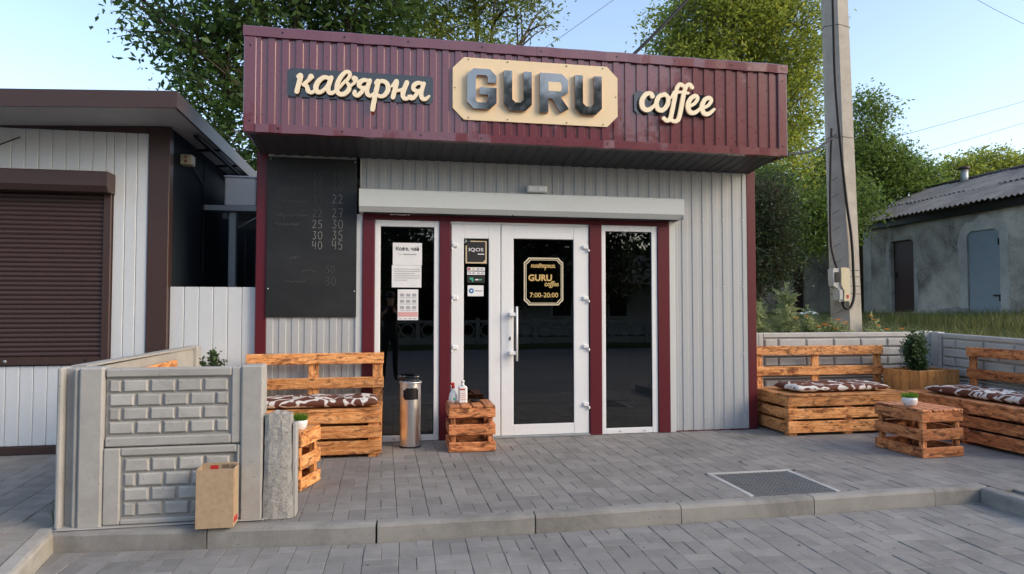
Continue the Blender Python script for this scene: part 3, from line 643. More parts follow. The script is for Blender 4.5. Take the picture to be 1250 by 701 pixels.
for x, z in ((.70, 3.62), (1.07, 3.62), (1.64, 3.62), (2.0, 3.62), (.70, 3.075), (1.07, 3.075), (1.64, 3.075), (2.0, 3.075), (.575, 3.35), (2.13, 3.35)): tubes('screw', [([(x, YS-.020, z), (x, YS-.016, z)], .006)], M_black, s2, 6)
s3 = thing('script_sign', 'cream latin script lettering on a glossy black backing, right end of the fascia', 'sign', (2.74, YS, 3.2))
prism('backing', oct_poly(2.320, 3.150, 3.205, 3.425, .03), YS-.006, YS, M_backg, s3)
COF = [([(160, 184), (152, 168), (122, 172), (97, 208), (102, 250), (132, 264), (168, 242), (186, 218)], [14, 11, 13, 15, 15, 13, 10, 8]), ([(238, 172), (202, 186), (184, 226), (196, 260), (226, 264), (254, 230), (256, 192), (238, 172)], [12, 13, 14, 14, 13, 13, 12, 12]), ([(255, 200), (275, 190), (290, 165)], [8, 7, 7]),
       ([(350, 122), (330, 114), (314, 134), (300, 185), (286, 250), (270, 312), (250, 328), (230, 314)], [12, 11, 12, 13, 13, 13, 11, 12]), ([(292, 160), (340, 160), (382, 166)], [8, 8, 8]), ([(407, 132), (390, 114), (368, 130), (352, 182), (337, 258), (320, 318), (296, 332), (274, 322)], [12, 11, 12, 13, 13, 13, 11, 12]),
       ([(380, 246), (420, 228), (441, 198), (427, 182), (398, 198), (380, 238), (392, 277), (425, 280), (462, 252)], [9, 10, 11, 12, 13, 14, 14, 12, 8]), ([(466, 256), (506, 240), (527, 210), (513, 194), (485, 206), (467, 248), (480, 285), (510, 288), (545, 262)], [9, 10, 11, 12, 13, 14, 14, 12, 8])]
cof_me = contour_mesh('lettering', design(COF, .06, .00168), .0038, .011)
link('lettering', cof_me.copy(), M_letter, s3, (2.225, YS-.034, 3.665))

# ------------------------------------------------------------------ menu board with chalk prices
bd = thing('menu_board', 'large black chalkboard with faint handwritten prices on the wall left of the entrance', 'menu board', (-.75, -.02, 1.23))
box('board', -1.168, -.328, -.030, -.014, 1.228, 2.772, M_board, bd, .002)
for x, z in ((-1.15, 1.5), (-.345, 1.48), (-1.14, 2.75), (-.345, 2.75)): tubes('bolt', [([(x, -.036, z), (x, -.029, z)], .006)], M_wprint, bd, 6)
DG = {'0': [[(.5, 1), (.15, .75), (.15, .25), (.5, 0), (.85, .25), (.85, .75), (.5, 1)]], '1': [[(.3, .8), (.55, 1), (.5, 0)]], '2': [[(.1, .8), (.4, 1), (.75, .8), (.5, .4), (.1, .02), (.5, .08), (.9, .02)]], '3': [[(.15, .95), (.8, .95), (.45, .58), (.8, .35), (.5, 0), (.1, .15)]],
      '4': [[(.2, 1), (.12, .45), (.8, .5)], [(.75, .95), (.68, 0)]], '5': [[(.9, 1), (.3, .97), (.22, .58), (.7, .55), (.75, .15), (.4, 0), (.1, .1)]], '7': [[(.1, .95), (.85, .98), (.45, 0)], [(.3, .5), (.8, .52)]]}
def chalk(txt, zx, zy, mat, h=.075, wr=.0028):
    x = -1.171+(zx-22)*.0022; z = 2.77-(zy-20)*.0023; L = []
    for i, ch in enumerate(txt):
        for st in DG.get(ch, [[(0, .5), (.3, .2+.5*random.random()), (.5, .9*random.random()), (.8, .6), (1, .3)]]):
            q = catmull(st, 5); L.append(([(x+(i*.74+p[0]*.62)*h*.9+random.gauss(0, .0005), -.0312, z+(p[1]-.5)*h+random.gauss(0, .0006)) for p in q], wr))
    tubes('chalk_writing', L, mat, bd, 4)
for a, b, y in (('15', '20', 98), ('15', '20', 136), ('17', '22', 192), ('22', '27', 252), ('25', '30', 299), ('30', '35', 346), ('40', '45', 388)):
    chalk(a, 214, y, M_chalk if y > 290 else M_chalkf, .078); chalk(b, 298, y-2, M_chalk if y > 180 else M_chalkf, .086)
chalk('50', 272, 490, M_chalkf, .07); chalk('30', 272, 540, M_chalkf, .08)
for x, y, w in ((50, 100, 8), (60, 150, 8), (90, 205, 7), (60, 262, 9), (170, 495, 4), (100, 542, 6), (120, 440, 3), (55, 300, 7)): chalk('~'*w, x, y, M_chalkf, .05, .002)

# small wall light over the shutter
wl = thing('wall_sensor', 'small white double sensor box on the wall above the shutter box', 'sensor', (1.47, -.02, 2.5)); box('housing', 1.375, 1.585, -.06, -.013, 2.505, 2.575, M_white, wl, .008)
box('lens', 1.385, 1.475, -.066, -.0605, 2.515, 2.565, M_wprint, wl, .003); box('lens', 1.487, 1.575, -.066, -.0605, 2.515, 2.565, M_wprint, wl, .003)

# ------------------------------------------------------------------ papers, stickers and door lettering (on the outside of the panes, y = -.0005)
YP = -.0030
def sheet(name, label, cat, x0, x1, z0, z1, mat, tilt=0, curl=.004):
    t = thing(name, label, cat, ((x0+x1)/2, YP, z0)); V, F = [], []; n = 7
    for j in range(n):
        for i in range(n):
            u, v = i/(n-1), j/(n-1); V.append((x0+u*(x1-x0)+tilt*v, YP-curl*abs(math.sin(u*5+v*3))*.35-.0002, z0+v*(z1-z0)))
    for j in range(n-1):
        for i in range(n-1): F.append((j*n+i, j*n+i+1, (j+1)*n+i+1, (j+1)*n+i))
    raw('page', V, F, mat, t, True); return t
t = sheet('notice', 'white paper notice with bold Cyrillic heading, top of the three on the left window', 'notice', .022, .310, 1.742, 1.965, M_paper)
write('heading', 'Кофе, чай', .166, YP-.003, 1.903, .225, .052, M_ink, t, .012); write('small_print', 'Тел.', .095, YP-.003, 1.850, .035, .014, M_inkg, t); box('small_print', .125, .255, YP-.0034, YP-.0026, 1.844, 1.856, M_inkg, t, 0)
t = sheet('notice', 'crumpled white notice with grey small print, middle of the three on the left window', 'notice', .014, .305, 1.520, 1.740, M_paper, 0, .012)
for k in range(6): box('small_print', .035, .29-.05*(k % 3 == 2)-.08*(k == 5), YP-.0060, YP-.0052, 1.700-k*.022, 1.705-k*.022, M_inkg, t, 0)
t = sheet('notice', 'pale leaflet with small pictures and pink band, lowest of the three on the left window', 'notice', .073, .275, 1.195, 1.500, M_paper)
for r in range(3):
    for c in range(3): box('picture', .095+c*.060, .135+c*.060, YP-.0034, YP-.0026, 1.430-r*.062, 1.458-r*.062, M_inkg, t, 0); box('caption', .092+c*.060, .140+c*.060, YP-.0034, YP-.0026, 1.414-r*.062, 1.420-r*.062, M_inkg, t, 0)
box('band', .078, .270, YP-.0034, YP-.0026, 1.230, 1.275, M_pink, t, 0)
for c in range(4): box('caption', .090+c*.046, .115+c*.046, YP-.0034, YP-.0026, 1.206, 1.214, M_inkg, t, 0)
t = thing('sticker', 'square black sticker reading IQOS with beige border, top of the narrow door pane', 'sticker', (.86, YP, 1.765))
prism('border', [(.748, 1.768), (.965, 1.768), (.965, 1.998), (.800, 1.998), (.800, 1.990), (.748, 1.945)], YP-.0006, YP, M_beige, t)
prism('face', [(.762, 1.782), (.925, 1.782), (.950, 1.808), (.950, 1.988), (.762, 1.988)], YP-.0016, YP-.0008, M_ink, t)
write('lettering', 'IQOS', .855, YP-.0024, 1.905, .148, .042, M_wprint, t, .01); box('small_print', .872, .938, YP-.0028, YP-.0020, 1.858, 1.868, M_wprint, t, 0)
t = thing('sticker', 'two white payment strips with small coloured logos on the narrow door pane', 'sticker', (.86, YP, 1.65))
for k in (0, 1): box('strip', .765, .945, YP-.0008, YP, 1.652+k*.042, 1.686+k*.042, M_wprint, t, 0)
for x, c in ((.785, M_red), (.83, M_beige), (.875, M_inkg), (.915, M_inkg)): box('logo', x-.015, x+.015, YP-.0018, YP-.0010, 1.702, 1.720, c, t, 0)
for x in (.79, .83, .88, .92): box('logo', x-.015, x+.015, YP-.0018, YP-.0010, 1.662, 1.676, M_inkg, t, 0)
t = thing('sticker', 'dark sticker with green leaf-shaped logo on the narrow door pane', 'sticker', (.86, YP, 1.57))
prism('face', [(.765, 1.570), (.945, 1.570), (.945, 1.640), (.765, 1.640)], YP-.0008, YP, M_ink, t)
prism('logo', [(.785, 1.620), (.825, 1.625), (.830, 1.585), (.815, 1.580), (.812, 1.598), (.790, 1.608)], YP-.0018, YP-.0010, M_green, t); box('lettering', .845, .880, YP-.0018, YP-.001, 1.597, 1.609, M_wprint, t, 0); box('lettering', .884, .915, YP-.0018, YP-.001, 1.597, 1.609, M_green, t, 0)
t = thing('sticker', 'white sticker with a blue ring logo, lowest on the narrow door pane', 'sticker', (.86, YP, 1.43)); box('face', .770, .932, YP-.0008, YP, 1.435, 1.545, M_wprint, t, 0)
lathe('logo', [(.010, 0), (.026, 0), (.026, .0008), (.010, .0008)], (0, 0, 0), M_blue, None, 20, False); lg = C.objects[-1]
lg.parent = t; lg.rotation_euler = (math.pi/2, 0, 0); W[lg] = Vector((.808, YP-.0012, 1.49)); lg.location = W[lg]-W[t]; box('lettering', .845, .915, YP-.0018, YP-.001, 1.484, 1.496, M_inkg, t, 0)
t = thing('door_decal', 'gold coffee shop logo with opening hours on the door glass', 'decal', (1.56, YP, 1.35))
def ring(poly_o, poly_i, name, mat):
    n = len(poly_o); V = [(x, YP-.0004, z) for x, z in poly_o]+[(x, YP-.0004, z) for x, z in poly_i]; raw(name, V, [(i, (i+1) % n, n+(i+1) % n, n+i) for i in range(n)], mat, t)
def notch(x0, x1, z0, z1, c): return [(x0+c, z0), (x1-c, z0), (x1-c*.55, z0+c*.55), (x1, z0+c), (x1, z1-c), (x1-c*.55, z1-c*.55), (x1-c, z1), (x0+c, z1), (x0+c*.55, z1-c*.55), (x0, z1-c), (x0, z0+c), (x0+c*.55, z0+c*.55)]
ring(notch(1.350, 1.768, 1.343, 1.836, .05), notch(1.362, 1.756, 1.355, 1.824, .047), 'border', M_palegold); ring(notch(1.369, 1.749, 1.362, 1.817, .047), notch(1.377, 1.741, 1.370, 1.809, .045), 'border', M_palegold)
link('script', fit(kav_me.copy(), .262, .070, .0008), M_gold, t, (1.555, YP-.001, 1.742)); write('name', 'GURU', 1.522, YP-.001, 1.628, .250, .070, M_gold, t, .035)
link('script', fit(cof_me.copy(), .155, .072, .0008), M_gold, t, (1.645, YP-.0022, 1.560)); write('opening_hours', '7:00-20:00', 1.562, YP-.001, 1.450, .300, .050, M_gold, t, .012)

# ------------------------------------------------------------------ neighbouring kiosk on the left
ki = thing('shuttered_kiosk', 'white-panelled kiosk with brown roller shutter and flat overhanging roof on the left', 'building', (-3.6, 0, 0))
KX = -2.05                                                            # right-hand corner
def strips(x0, x1, z0, z1, w, y0, y1, name, mat, parent):
    x = x0
    while x < x1-.01:
        e = min(x+w, x1); box(name, x+.0018, e-.0018, y0+random.uniform(-.001, .001), y1, z0, z1, mat, parent, .005); x = e
strips(-5.85, -2.532, .075, .79, .112, .0, .03, 'plank', M_wplank, ki); strips(-5.85, -2.532, 2.55, 2.95, .112, .0, .03, 'plank', M_wplank, ki)
strips(-2.532, -2.232, .075, 2.95, .10, .0, .03, 'plank', M_wplank, ki); strips(-5.85, -4.6, .80, 2.54, .112, .0, .03, 'plank', M_wplank, ki)
box('wall_core', -5.85, KX-.02, .031, .10, .0, 3.0, M_black, ki, 0); box('plinth', -5.85, -2.232, -.02, .03, .0, .072, M_brown, ki, .004)
box('top_band', -5.85, -2.232, -.012, .03, 2.952, 3.02, M_brown, ki, .003)
box('corner_post', -2.231, KX+.003, -.014, .10, 0, 3.02, M_brown, ki, .005)
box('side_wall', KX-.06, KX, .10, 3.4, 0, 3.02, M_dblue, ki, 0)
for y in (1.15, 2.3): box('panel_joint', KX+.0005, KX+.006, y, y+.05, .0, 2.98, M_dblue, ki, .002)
sh = box('shutter_backing', -4.6, -2.60, -.004, .028, .80, 2.40, M_brown, ki, 0); sh.name = 'shutter'; z = .875
V, F = [], []
slat_me = None
while z < 2.345:                                                      # curved roller-shutter slats
    if slat_me is None:
        n = 5; vv = []
        for x in (-1.0, 1.0):
            for i in range(n): a = i/(n-1); vv.append((x, -.011*math.sin(math.pi*min(1, a*1.05))-.004, .039*a-.0195))
        slat_me = bpy.data.meshes.new('slat'); slat_me.from_pydata(vv, [], [(i, n+i, n+i+1, i+1) for i in range(n-1)]); smooth(slat_me)
    link('slat', slat_me, M_brown, sh, (-3.60, -.006, z+.0195)); z += .0425
box('bottom_bar', -4.6, -2.60, -.026, -.005, .80, .872, M_brown, sh, .004); tubes('lock', [([(-3.38, -.032, .835), (-3.38, -.026, .835)], .014)], M_galv, sh, 10); tubes('lock', [([(-2.72, -.032, .84), (-2.72, -.026, .84)], .010)], M_black, sh, 10)
box('guide_rail', -2.60, -2.534, -.035, .02, .795, 2.40, M_brown, ki, .004)
shutter_box(ki, -4.7, -2.515, 2.362, 2.545, .19, M_brown, -.002)
# overhanging roof: fascia boards, soffit
def zr(x): return 3.165+.045*(x+1.82)                                  # the eave falls slightly to the left
def slope_box(name, x0, x1, y0, y1, a, b, mat, k=1.0):
    V = [(x, y, zr(x)*1+d) for x in (x0, x1) for y in (y0, y1) for d in (a, b)]
    return raw(name, V, [(0, 1, 3, 2), (4, 6, 7, 5), (0, 4, 5, 1), (2, 3, 7, 6), (0, 2, 6, 4), (1, 5, 7, 3)], mat, ki)
slope_box('roof_edge', -6.2, -1.80, -.66, -.64, -.145, .0, M_brown); slope_box('roof_edge', -1.82, -1.80, -.638, 3.5, -.145, -.001, M_brown)
slope_box('roof_sheet', -6.2, -1.821, -.639, 3.5, -.02, -.003, M_galv)
slope_box('soffit', -6.2, -1.821, -.639, 3.5, -.128, -.110, M_ksoffit)
for y in (.9, 1.7, 2.5): slope_box('soffit_batten', -2.05, -1.822, y, y+.03, -.150, -.129, M_black)
box('eave_bar', -1.90, -1.86, .2, 3.3, 2.985, 3.005, M_black, ki, 0)
jb = thing('junction_box', 'small cream junction box under the eave on the dark kiosk side wall', 'junction box', (-2.0, .36, 2.75)); box('case', KX+.002, KX+.11, .30, .42, 2.735, 2.835, M_beigebox, jb, .006)
for z in (2.765, 2.805): tubes('knockout', [([(KX+.055, .296, z), (KX+.055, .301, z)], .014)], M_woodr, jb, 8)
tubes('conduit', [([(KX+.03, .42, 2.78), (KX+.02, .8, 2.74), (KX+.015, 1.08, 2.68), (KX+.015, 1.1, 2.4), (KX+.015, 1.1, 1.75), (KX+.03, 1.07, 1.70)], .008)], M_black, jb, 6)
tag(tubes('lamp_cable', [([(-3.60, -.02, 2.73), (-3.45, -.05, 2.78), (-3.30, -.03, 2.86)], .006)], M_cable), 'short dark cable loop on the white panels above the brown shutter', 'cable')
# air conditioner on its stand in the gap
ac = thing('air_conditioner', 'white air conditioner outdoor unit in the gap between the two buildings', 'air conditioner', (-1.60, 1.4, 2.46))
box('casing', -1.83, -1.50, 1.15, 1.95, 2.462, 2.78, painted('ivory_casing', (.86, .84, .78), .35, .02, .01), ac, .012); box('top_cover', -1.84, -1.49, 1.14, 1.96, 2.781, 2.80, M_white, ac, .006)
for k in range(9): box('grille_bar', -1.499, -1.492, 1.22, 1.88, 2.49+k*.03, 2.50+k*.03, M_black, ac, 0)
st = thing('steel_stand', 'grey steel post and crossbeam carrying the air conditioner', 'stand', (-1.74, 1.25, 0)); box('post', -1.785, -1.705, 1.16, 1.24, 0, 2.395, M_galv, st, .006)
box('beam', -2.05, -1.30, 1.10, 1.16, 2.397, 2.458, M_galv, st, .004); box('beam', -2.0, -1.30, 1.80, 1.86, 2.397, 2.458, M_galv, st, .004)
tubes('brace', [([(-1.72, 1.20, 2.20), (-1.42, 1.20, 2.39)], .012)], M_galv, st, 6); box('panel', -1.95, -1.42, 1.90, 1.93, 2.30, 2.75, M_trim, st, 0)
bf = thing('gap_screen', 'dark board screen added to block the bright far end of the gap between the buildings', 'fence', (-1.66, 3.7, 0))  # added screen, keeps the open end of the gap dark
strips(-2.048, -1.272, 0, 2.95, .13, 3.33, 3.36, 'board', M_dblue, bf)
gf = thing('panel_fence', 'white ribbed metal fence closing the gap between kiosk and coffee shop', 'fence', (-1.66, .06, 0))
strips(-2.046, -1.272, .02, 1.515, .129, .045, .065, 'panel', M_wplank, gf); box('rail', -2.046, -1.272, .068, .10, 1.30, 1.34, M_galv, gf, 0)

# ------------------------------------------------------------------ cast concrete fences
BR = {}
def brick_mesh(w, h, d, mat, v):
    key = (round(w, 3), round(h, 3), d, mat.name, v)
    if key not in BR:
        rs = random.Random(hash(key) % 1000); V = []
        for (s, y) in ((1, 0), (.95, -d*.55), (.74, -d)):
            for a, b in ((-1, -1), (1, -1), (1, 1), (-1, 1)): V.append((a*w/2*(s if s == 1 else 1-(1-s)*h/w)+rs.uniform(-.0015, .0015), y+rs.uniform(-.0025, .0015)*(y < 0), b*h/2*s+rs.uniform(-.0015, .0015)))
        F = [(i+4*k, (i+1) % 4+4*k, (i+1) % 4+4*k+4, i+4*k+4) for k in (0, 1) for i in range(4)] + [(8, 9, 10, 11)]
        me = bpy.data.meshes.new('brick'); me.from_pydata(V, [], F); me.materials.append(mat); BR[key] = me
    return BR[key]
def panel(fence, x0, x1, z0, z1, y, rim, mat, bmat, bw, bh, d=.016, jx=.014, jz=.012, th=.05, half=False, only=None):
    """recessed concrete panel with raised rim and raised bricks, facing -y"""
    p = bpy.data.objects.new('panel', None); C.objects.link(p); p.parent = fence; W[p] = Vector(((x0+x1)/2, y, z0)); p.location = W[p]-W[fence]
    box('slab', x0, x1, y, y+th, z0, z1, mat, p, .004)
    l, r, b, t = rim
    for a in ((x0, x0+l, z0, z1), (x1-r, x1, z0, z1), (x0+l, x1-r, z0, z0+b), (x0+l, x1-r, z1-t, z1)):
        if a[1]-a[0] > .005 and a[3]-a[2] > .005: box('rim', a[0], a[1], y-.022, y-.0005, a[2]+.001, a[3]-.001, mat, p, .008)
    bx0, bx1, bz0, bz1 = x0+l+.012, x1-r-.012, z0+b+.010, z1-t-.010; rows = max(1, round((bz1-bz0)/bh)); bh = (bz1-bz0)/rows
    for i in range(rows):
        x = bx0 - (bw/2 if (i % 2) ^ half else .0)
        while x < bx1-.02:
            a, c = max(x, bx0), min(x+bw, bx1)
            if c-a > .03 and (only is None or only(bz0+i*bh)): link('brick', brick_mesh(round((c-a-jx)/.004)*.004, bh-jz, d, bmat, random.randrange(4)), bmat, p, ((a+c)/2, y-.0003, bz0+(i+.5)*bh), (0, random.gauss(0, .006), 0))
            x += bw
    return p
YL = -2.30
cf = thing('concrete_fence', 'weathered cast concrete fence with raised brick pattern at the left front of the terrace', 'fence', (-1.3, YL, 0))
def post(parent, x0, x1, y0, y1, z1, mat, name='post', b=.012, z0=0.0): return box(name, x0, x1, y0, y1, z0, z1, mat, parent, b)
post(cf, -1.815, -1.680, YL-.035, YL+.10, .955, M_conc); post(cf, -.905, -.772, YL-.035, YL+.10, .955, M_conc)
panel(cf, -1.678, -.907, .475, .945, YL, (.004, .055, .060, .055), M_conc, M_concb, .152, .094)
panel(cf, -1.678, -.907, .012, .470, YL-.006, (.095, .02, .035, .05), M_conc, M_concb, .152, .094, half=True)
box('mortar', -1.92, -.76, YL-.055, YL+.10, .0055, .011, M_conc, cf, .003)
sf_ = thing('concrete_fence', 'low concrete side fence running back from the front corner to the white panel fence', 'fence', (-1.86, -1.2, 0))
post(sf_, -1.94, -1.905, YL-.02, YL+.10, .955, M_conc); post(sf_, -1.851, -1.822, YL-.02, YL+.10, .950, M_conc); box('post_web', -1.9045, -1.8515, YL+.03, YL+.08, .0, .945, M_conc, sf_, .003)
def lean(name, pts, z0, z1a, z1b, th, mat, parent):
    (x0, y0), (x1, y1) = pts; V = []
    for x, y, z in ((x0, y0, z1a), (x1, y1, z1b)):
        for d in (-th/2, th/2):
            V += [(x+d, y, z0), (x+d, y, z)]
    return raw(name, V, [(0, 1, 3, 2), (4, 6, 7, 5), (0, 4, 5, 1), (2, 3, 7, 6), (0, 2, 6, 4), (1, 5, 7, 3)], mat, parent)
lean('panel', ((-1.878, YL+.105), (-1.80, -.16)), .01, .93, .945, .055, M_conc, sf_); lean('cap', ((-1.878, YL+.11), (-1.80, -.165)), .9455, .958, .962, .085, M_conc, sf_)
post(sf_, -1.855, -1.735, -.155, -.04, .965, M_conc)
# broken post stub leaning against the right end
stb = thing('broken_post', 'short broken concrete post with exposed aggregate at the end of the left fence', 'post', (-.66, YL, 0)); V, F = [], []; nx, nz = 7, 14
for k in range(nz):
    for i in range(nx):
        u = i/(nx-1); top = .640+.012*math.sin(u*7+1)+.022*(u > .2)*(u < .75)-.012*(u < .1); z = .004+(top-.004)*k/(nz-1); x = -.758+.010*(1-z/.65)*-1+u*(.150+.030*(1-z/.65)); e = random.gauss(0, .003)
        V.append((x+random.gauss(0, .0015), YL-.03-.035*math.sin(u*math.pi)**.5*.4+e, z+random.gauss(0, .003)*(k > 0)))
m = len(V); V += [(x, YL+.085, z+random.gauss(0, .004)) for x, y, z in V[:]]
F += [(k*nx+i, k*nx+i+1, (k+1)*nx+i+1, (k+1)*nx+i) for k in range(nz-1) for i in range(nx-1)]; F += [tuple(m+q for q in reversed(f)) for f in F[:]]
for k in range(nz-1):
    F.append((k*nx, (k+1)*nx, m+(k+1)*nx, m+k*nx)); F.append((k*nx+nx-1, m+k*nx+nx-1, m+(k+1)*nx+nx-1, (k+1)*nx+nx-1))
for i in range(nx-1): F.append(((nz-1)*nx+i, (nz-1)*nx+i+1, m+(nz-1)*nx+i+1, m+(nz-1)*nx+i))
raw('stub', V, F, M_rough, stb)
box('smooth_side', -.597, -.574, YL-.022, YL+.083, .006, .585, M_conc, stb, .004)
# cardboard box standing on the kerb
cb = thing('cardboard_box', 'open brown cardboard box standing on the kerb against the concrete fence', 'box', (-.99, -2.455, 0)); bx0, bx1, by0, by1, bz0, bz1 = -1.115, -.905, -2.49, -2.36, -.0, .355
th = .004
for nm, a in (('front_flap', (bx0, bx1, by0, by0+th)), ('back_flap', (bx0+.0, bx1, by1-th, by1)), ('side_flap', (bx0, bx0+th, by0+th, by1-th)), ('side_flap', (bx1-th, bx1, by0+th, by1-th))):
    box(nm, *a, .008, .352 if nm != 'back_flap' else .364, M_card, cb, .001)
box('bottom', bx0+th, bx1-th, by0+th, by1-th, .008, .014, M_card, cb, 0)
box('printed_label', -1.065, -1.020, by1-th-.0012, by1-th-.0002, .325, .350, M_red, cb, 0)
for k in range(11): box('barcode_bar', -1.0+k*.0075, -1.0+k*.0075+random.choice((.002, .004)), by1-th-.0012, by1-th-.0002, .330, .354, M_ink, cb, 0)
box('printed_mark', bx1+.0002, bx1+.0012, by0+.02, by1-.02, .03, .06, M_red, cb, 0); box('tape_seam', bx1+.0002, bx1+.001, by0+.006, by0+.012, .01, .35, M_woodr, cb, 0)
cb.location.z = .006
# right-hand fences behind the benches
YB = .40
fb = thing('concrete_fence', 'low concrete fence with rough block pattern behind the bench beside the coffee shop', 'fence', (5.2, YB, 0))
post(fb, 4.08, 4.20, YB-.03, YB+.09, 1.035, M_concr); post(fb, 6.395, 6.53, YB-.03, YB+.09, 1.038, M_concr)
panel(fb, 4.202, 6.393, .52, 1.028, YB, (.06, .03, .0, .058), M_concr, M_concr, .36, .105, .026); panel(fb, 4.202, 6.393, .01, .515, YB, (.06, .03, .03, .02), M_concr, M_concr, .36, .105, .026)
frr = thing('concrete_fence', 'low concrete fence with rough block pattern along the right edge of the terrace', 'fence', (0, 0, 0))
post(frr, -.06, .06, -.02, .09, 1.03, M_concr); panel(frr, .062, 2.05, .52, 1.022, 0, (.045, .03, .0, .055), M_concr, M_concr, .36, .105, .026); panel(frr, .062, 2.05, .01, .515, 0, (.045, .03, .03, .02), M_concr, M_concr, .36, .105, .026)
post(frr, 2.052, 2.18, -.02, .09, 1.03, M_concr); panel(frr, 2.182, 4.2, .01, 1.022, 0, (.045, .03, .03, .055), M_concr, M_concr, .36, .105, .026)
frr.location = (6.50, .34, 0); frr.rotation_euler = (0, R(1.6), R(-88))

# ------------------------------------------------------------------ pallet furniture
def bench(label, L, D, mat, loc, rz, back=(.0, None), seat_end=None, mids=(.5,)):
    """pallet bench, local x along the seat, front at y = 0, back at y = D"""
    t = thing('pallet_bench', label, 'bench', (0, 0, 0), 'benches made of stained pallet boards')
    for z0, z1 in ((.030, .148), (.172, .278), (.302, .398)):
        plank('front_board', 0, L, 0, .022, z0, z1, mat, t); plank('rear_board', 0, L, D-.022, D, z0, z1, mat, t)
        plank('side_board', .0, .022, .024, D-.024, z0, z1, mat, t); plank('side_board', L-.022, L, .024, D-.024, z0, z1, mat, t)
    for x in (.024, L/2-.045, L-.114):
        for y in (.024, D-.114): plank('leg', x, x+.09, y, y+.09, .0, .398, mat, t)
    n = max(4, round(D/.12)); w = D/n
    for k in range(n): plank('seat_board', -.004, L+.004, k*w+.004-.006*(k == 0), (k+1)*w-.004, .400, .424, mat, t)
    b0, b1 = back[0], back[1] or L
    ps = [b0+.0, b1-.095] + [b0+(b1-b0)*m-.048 for m in mids]
    for x in ps: plank('back_post', x, x+.095, D-.020+.025, D+.003+.025, .05, .872, mat, t)
    for z0, z1 in ((.780, .884), (.548, .652)): plank('back_board', b0-.012, b1+.012, D-.020, D+.004, z0, z1, mat, t)
    t.location = loc; t.rotation_euler = (0, 0, rz); return t
bench('pallet bench with floral cushion between the broken post and the ash bin', 1.24, .56, M_wood, (-1.31, -.675, 0), 0, mids=(.48,))
bench('pallet bench with floral cushion against the wall end right of the entrance', 1.42, .72, M_wood, (4.02, -.47, 0), 0, back=(.06, 1.68), mids=(.47,))
bench('pallet bench along the right fence, cut by the picture edge', 1.55, .86, M_woodr, (5.47, -.32, 0), R(-90), mids=(.55,))
bench('pallet bench half hidden behind the left concrete fence', 1.25, .55, M_wood, (-1.20, -2.02, 0), R(90))
def crate_table(label, Wd, D, mat, loc, rz, H=.42, slats=4):
    t = thing('pallet_table', label, 'table', (0, 0, 0), 'crate tables made of pallet boards')
    for z0, z1 in ((.004, .090), (.152, .250), (.310, H-.022)):
        plank('front_board', 0, Wd, 0, .020, z0, z1, mat, t); plank('rear_board', 0, Wd, D-.020, D, z0, z1, mat, t)
        plank('side_board', -.0, .020, .021, D-.021, z0, z1, mat, t); plank('side_board', Wd-.020, Wd, .021, D-.021, z0, z1, mat, t)
    for x in (.021, Wd-.066):
        for y in (.021, D-.066): plank('corner_post', x, x+.045, y, y+.045, .006, H-.024, mat, t)
    w = Wd/slats
    for k in range(slats): plank('top_board', k*w+.006, (k+1)*w-.006, -.004, D+.004, H-.021, H, mat, t)
    t.location = loc; t.rotation_euler = (0, 0, rz); return t
crate_table('pallet crate table carrying two bottles beside the entrance door', .43, .42, M_woodr, (.53, -.615, 0), R(-1))
crate_table('pallet crate table with a grass cup between the two right-hand benches', .44, .55, M_woodr, (4.575, -1.60, 0), R(3))
crate_table('pallet crate table with a grass pot behind the broken post', .40, .34, M_wood, (-1.00, -1.60, 0), R(-18), slats=3)
def cushion(label, L, D, H, loc, rz):
    nx, ny = 40, 18; V, F = [], []
    for side in (1, -1):
        for j in range(ny):
            for i in range(nx):
                u, v = 2*i/(nx-1)-1, 2*j/(ny-1)-1; e = ((1-abs(u)**7)*(1-abs(v)**5))
                puff = H/2*max(0, e)**.38; x = u*L/2*(1+.012*math.sin(v*5)); y = v*D/2*(1+.02*math.sin(u*9))
                dip = .010*math.sin(u*8+v*3)*math.sin(v*4)*max(0, e) - .012*math.exp(-((u-.28)**2)*60)*max(0, e)
                V.append((x, y, H/2+side*puff + (dip if side > 0 else 0) if side > 0 else H/2-puff*.85))
    n = nx*ny; F += [(j*nx+i, j*nx+i+1, (j+1)*nx+i+1, (j+1)*nx+i) for j in range(ny-1) for i in range(nx-1)]; F += [tuple(n+q for q in reversed(f)) for f in F[:]]
    me = bpy.data.meshes.new('seat_cushion'); me.from_pydata(V, [], F); bm = bmesh.new(); bm.from_mesh(me); bmesh.ops.remove_doubles(bm, verts=bm.verts, dist=.0008); bm.to_mesh(me); bm.free(); smooth(me)
    o = link('seat_cushion', me, M_cush, None, loc, (0, 0, rz)); return tag(o, label, 'cushion', 'brown floral seat cushions')
cushion('brown cushion with white floral print on the bench beside the ash bin', 1.08, .46, .085, (-.645, -.40, .426), R(.5))
cushion('brown cushion with white floral print on the bench right of the coffee shop wall', 1.12, .46, .085, (4.72, -.17, .426), R(2))
cushion('brown cushion with white floral print on the bench at the right picture edge', 1.25, .50, .085, (5.82, -1.15, .426), R(-88))

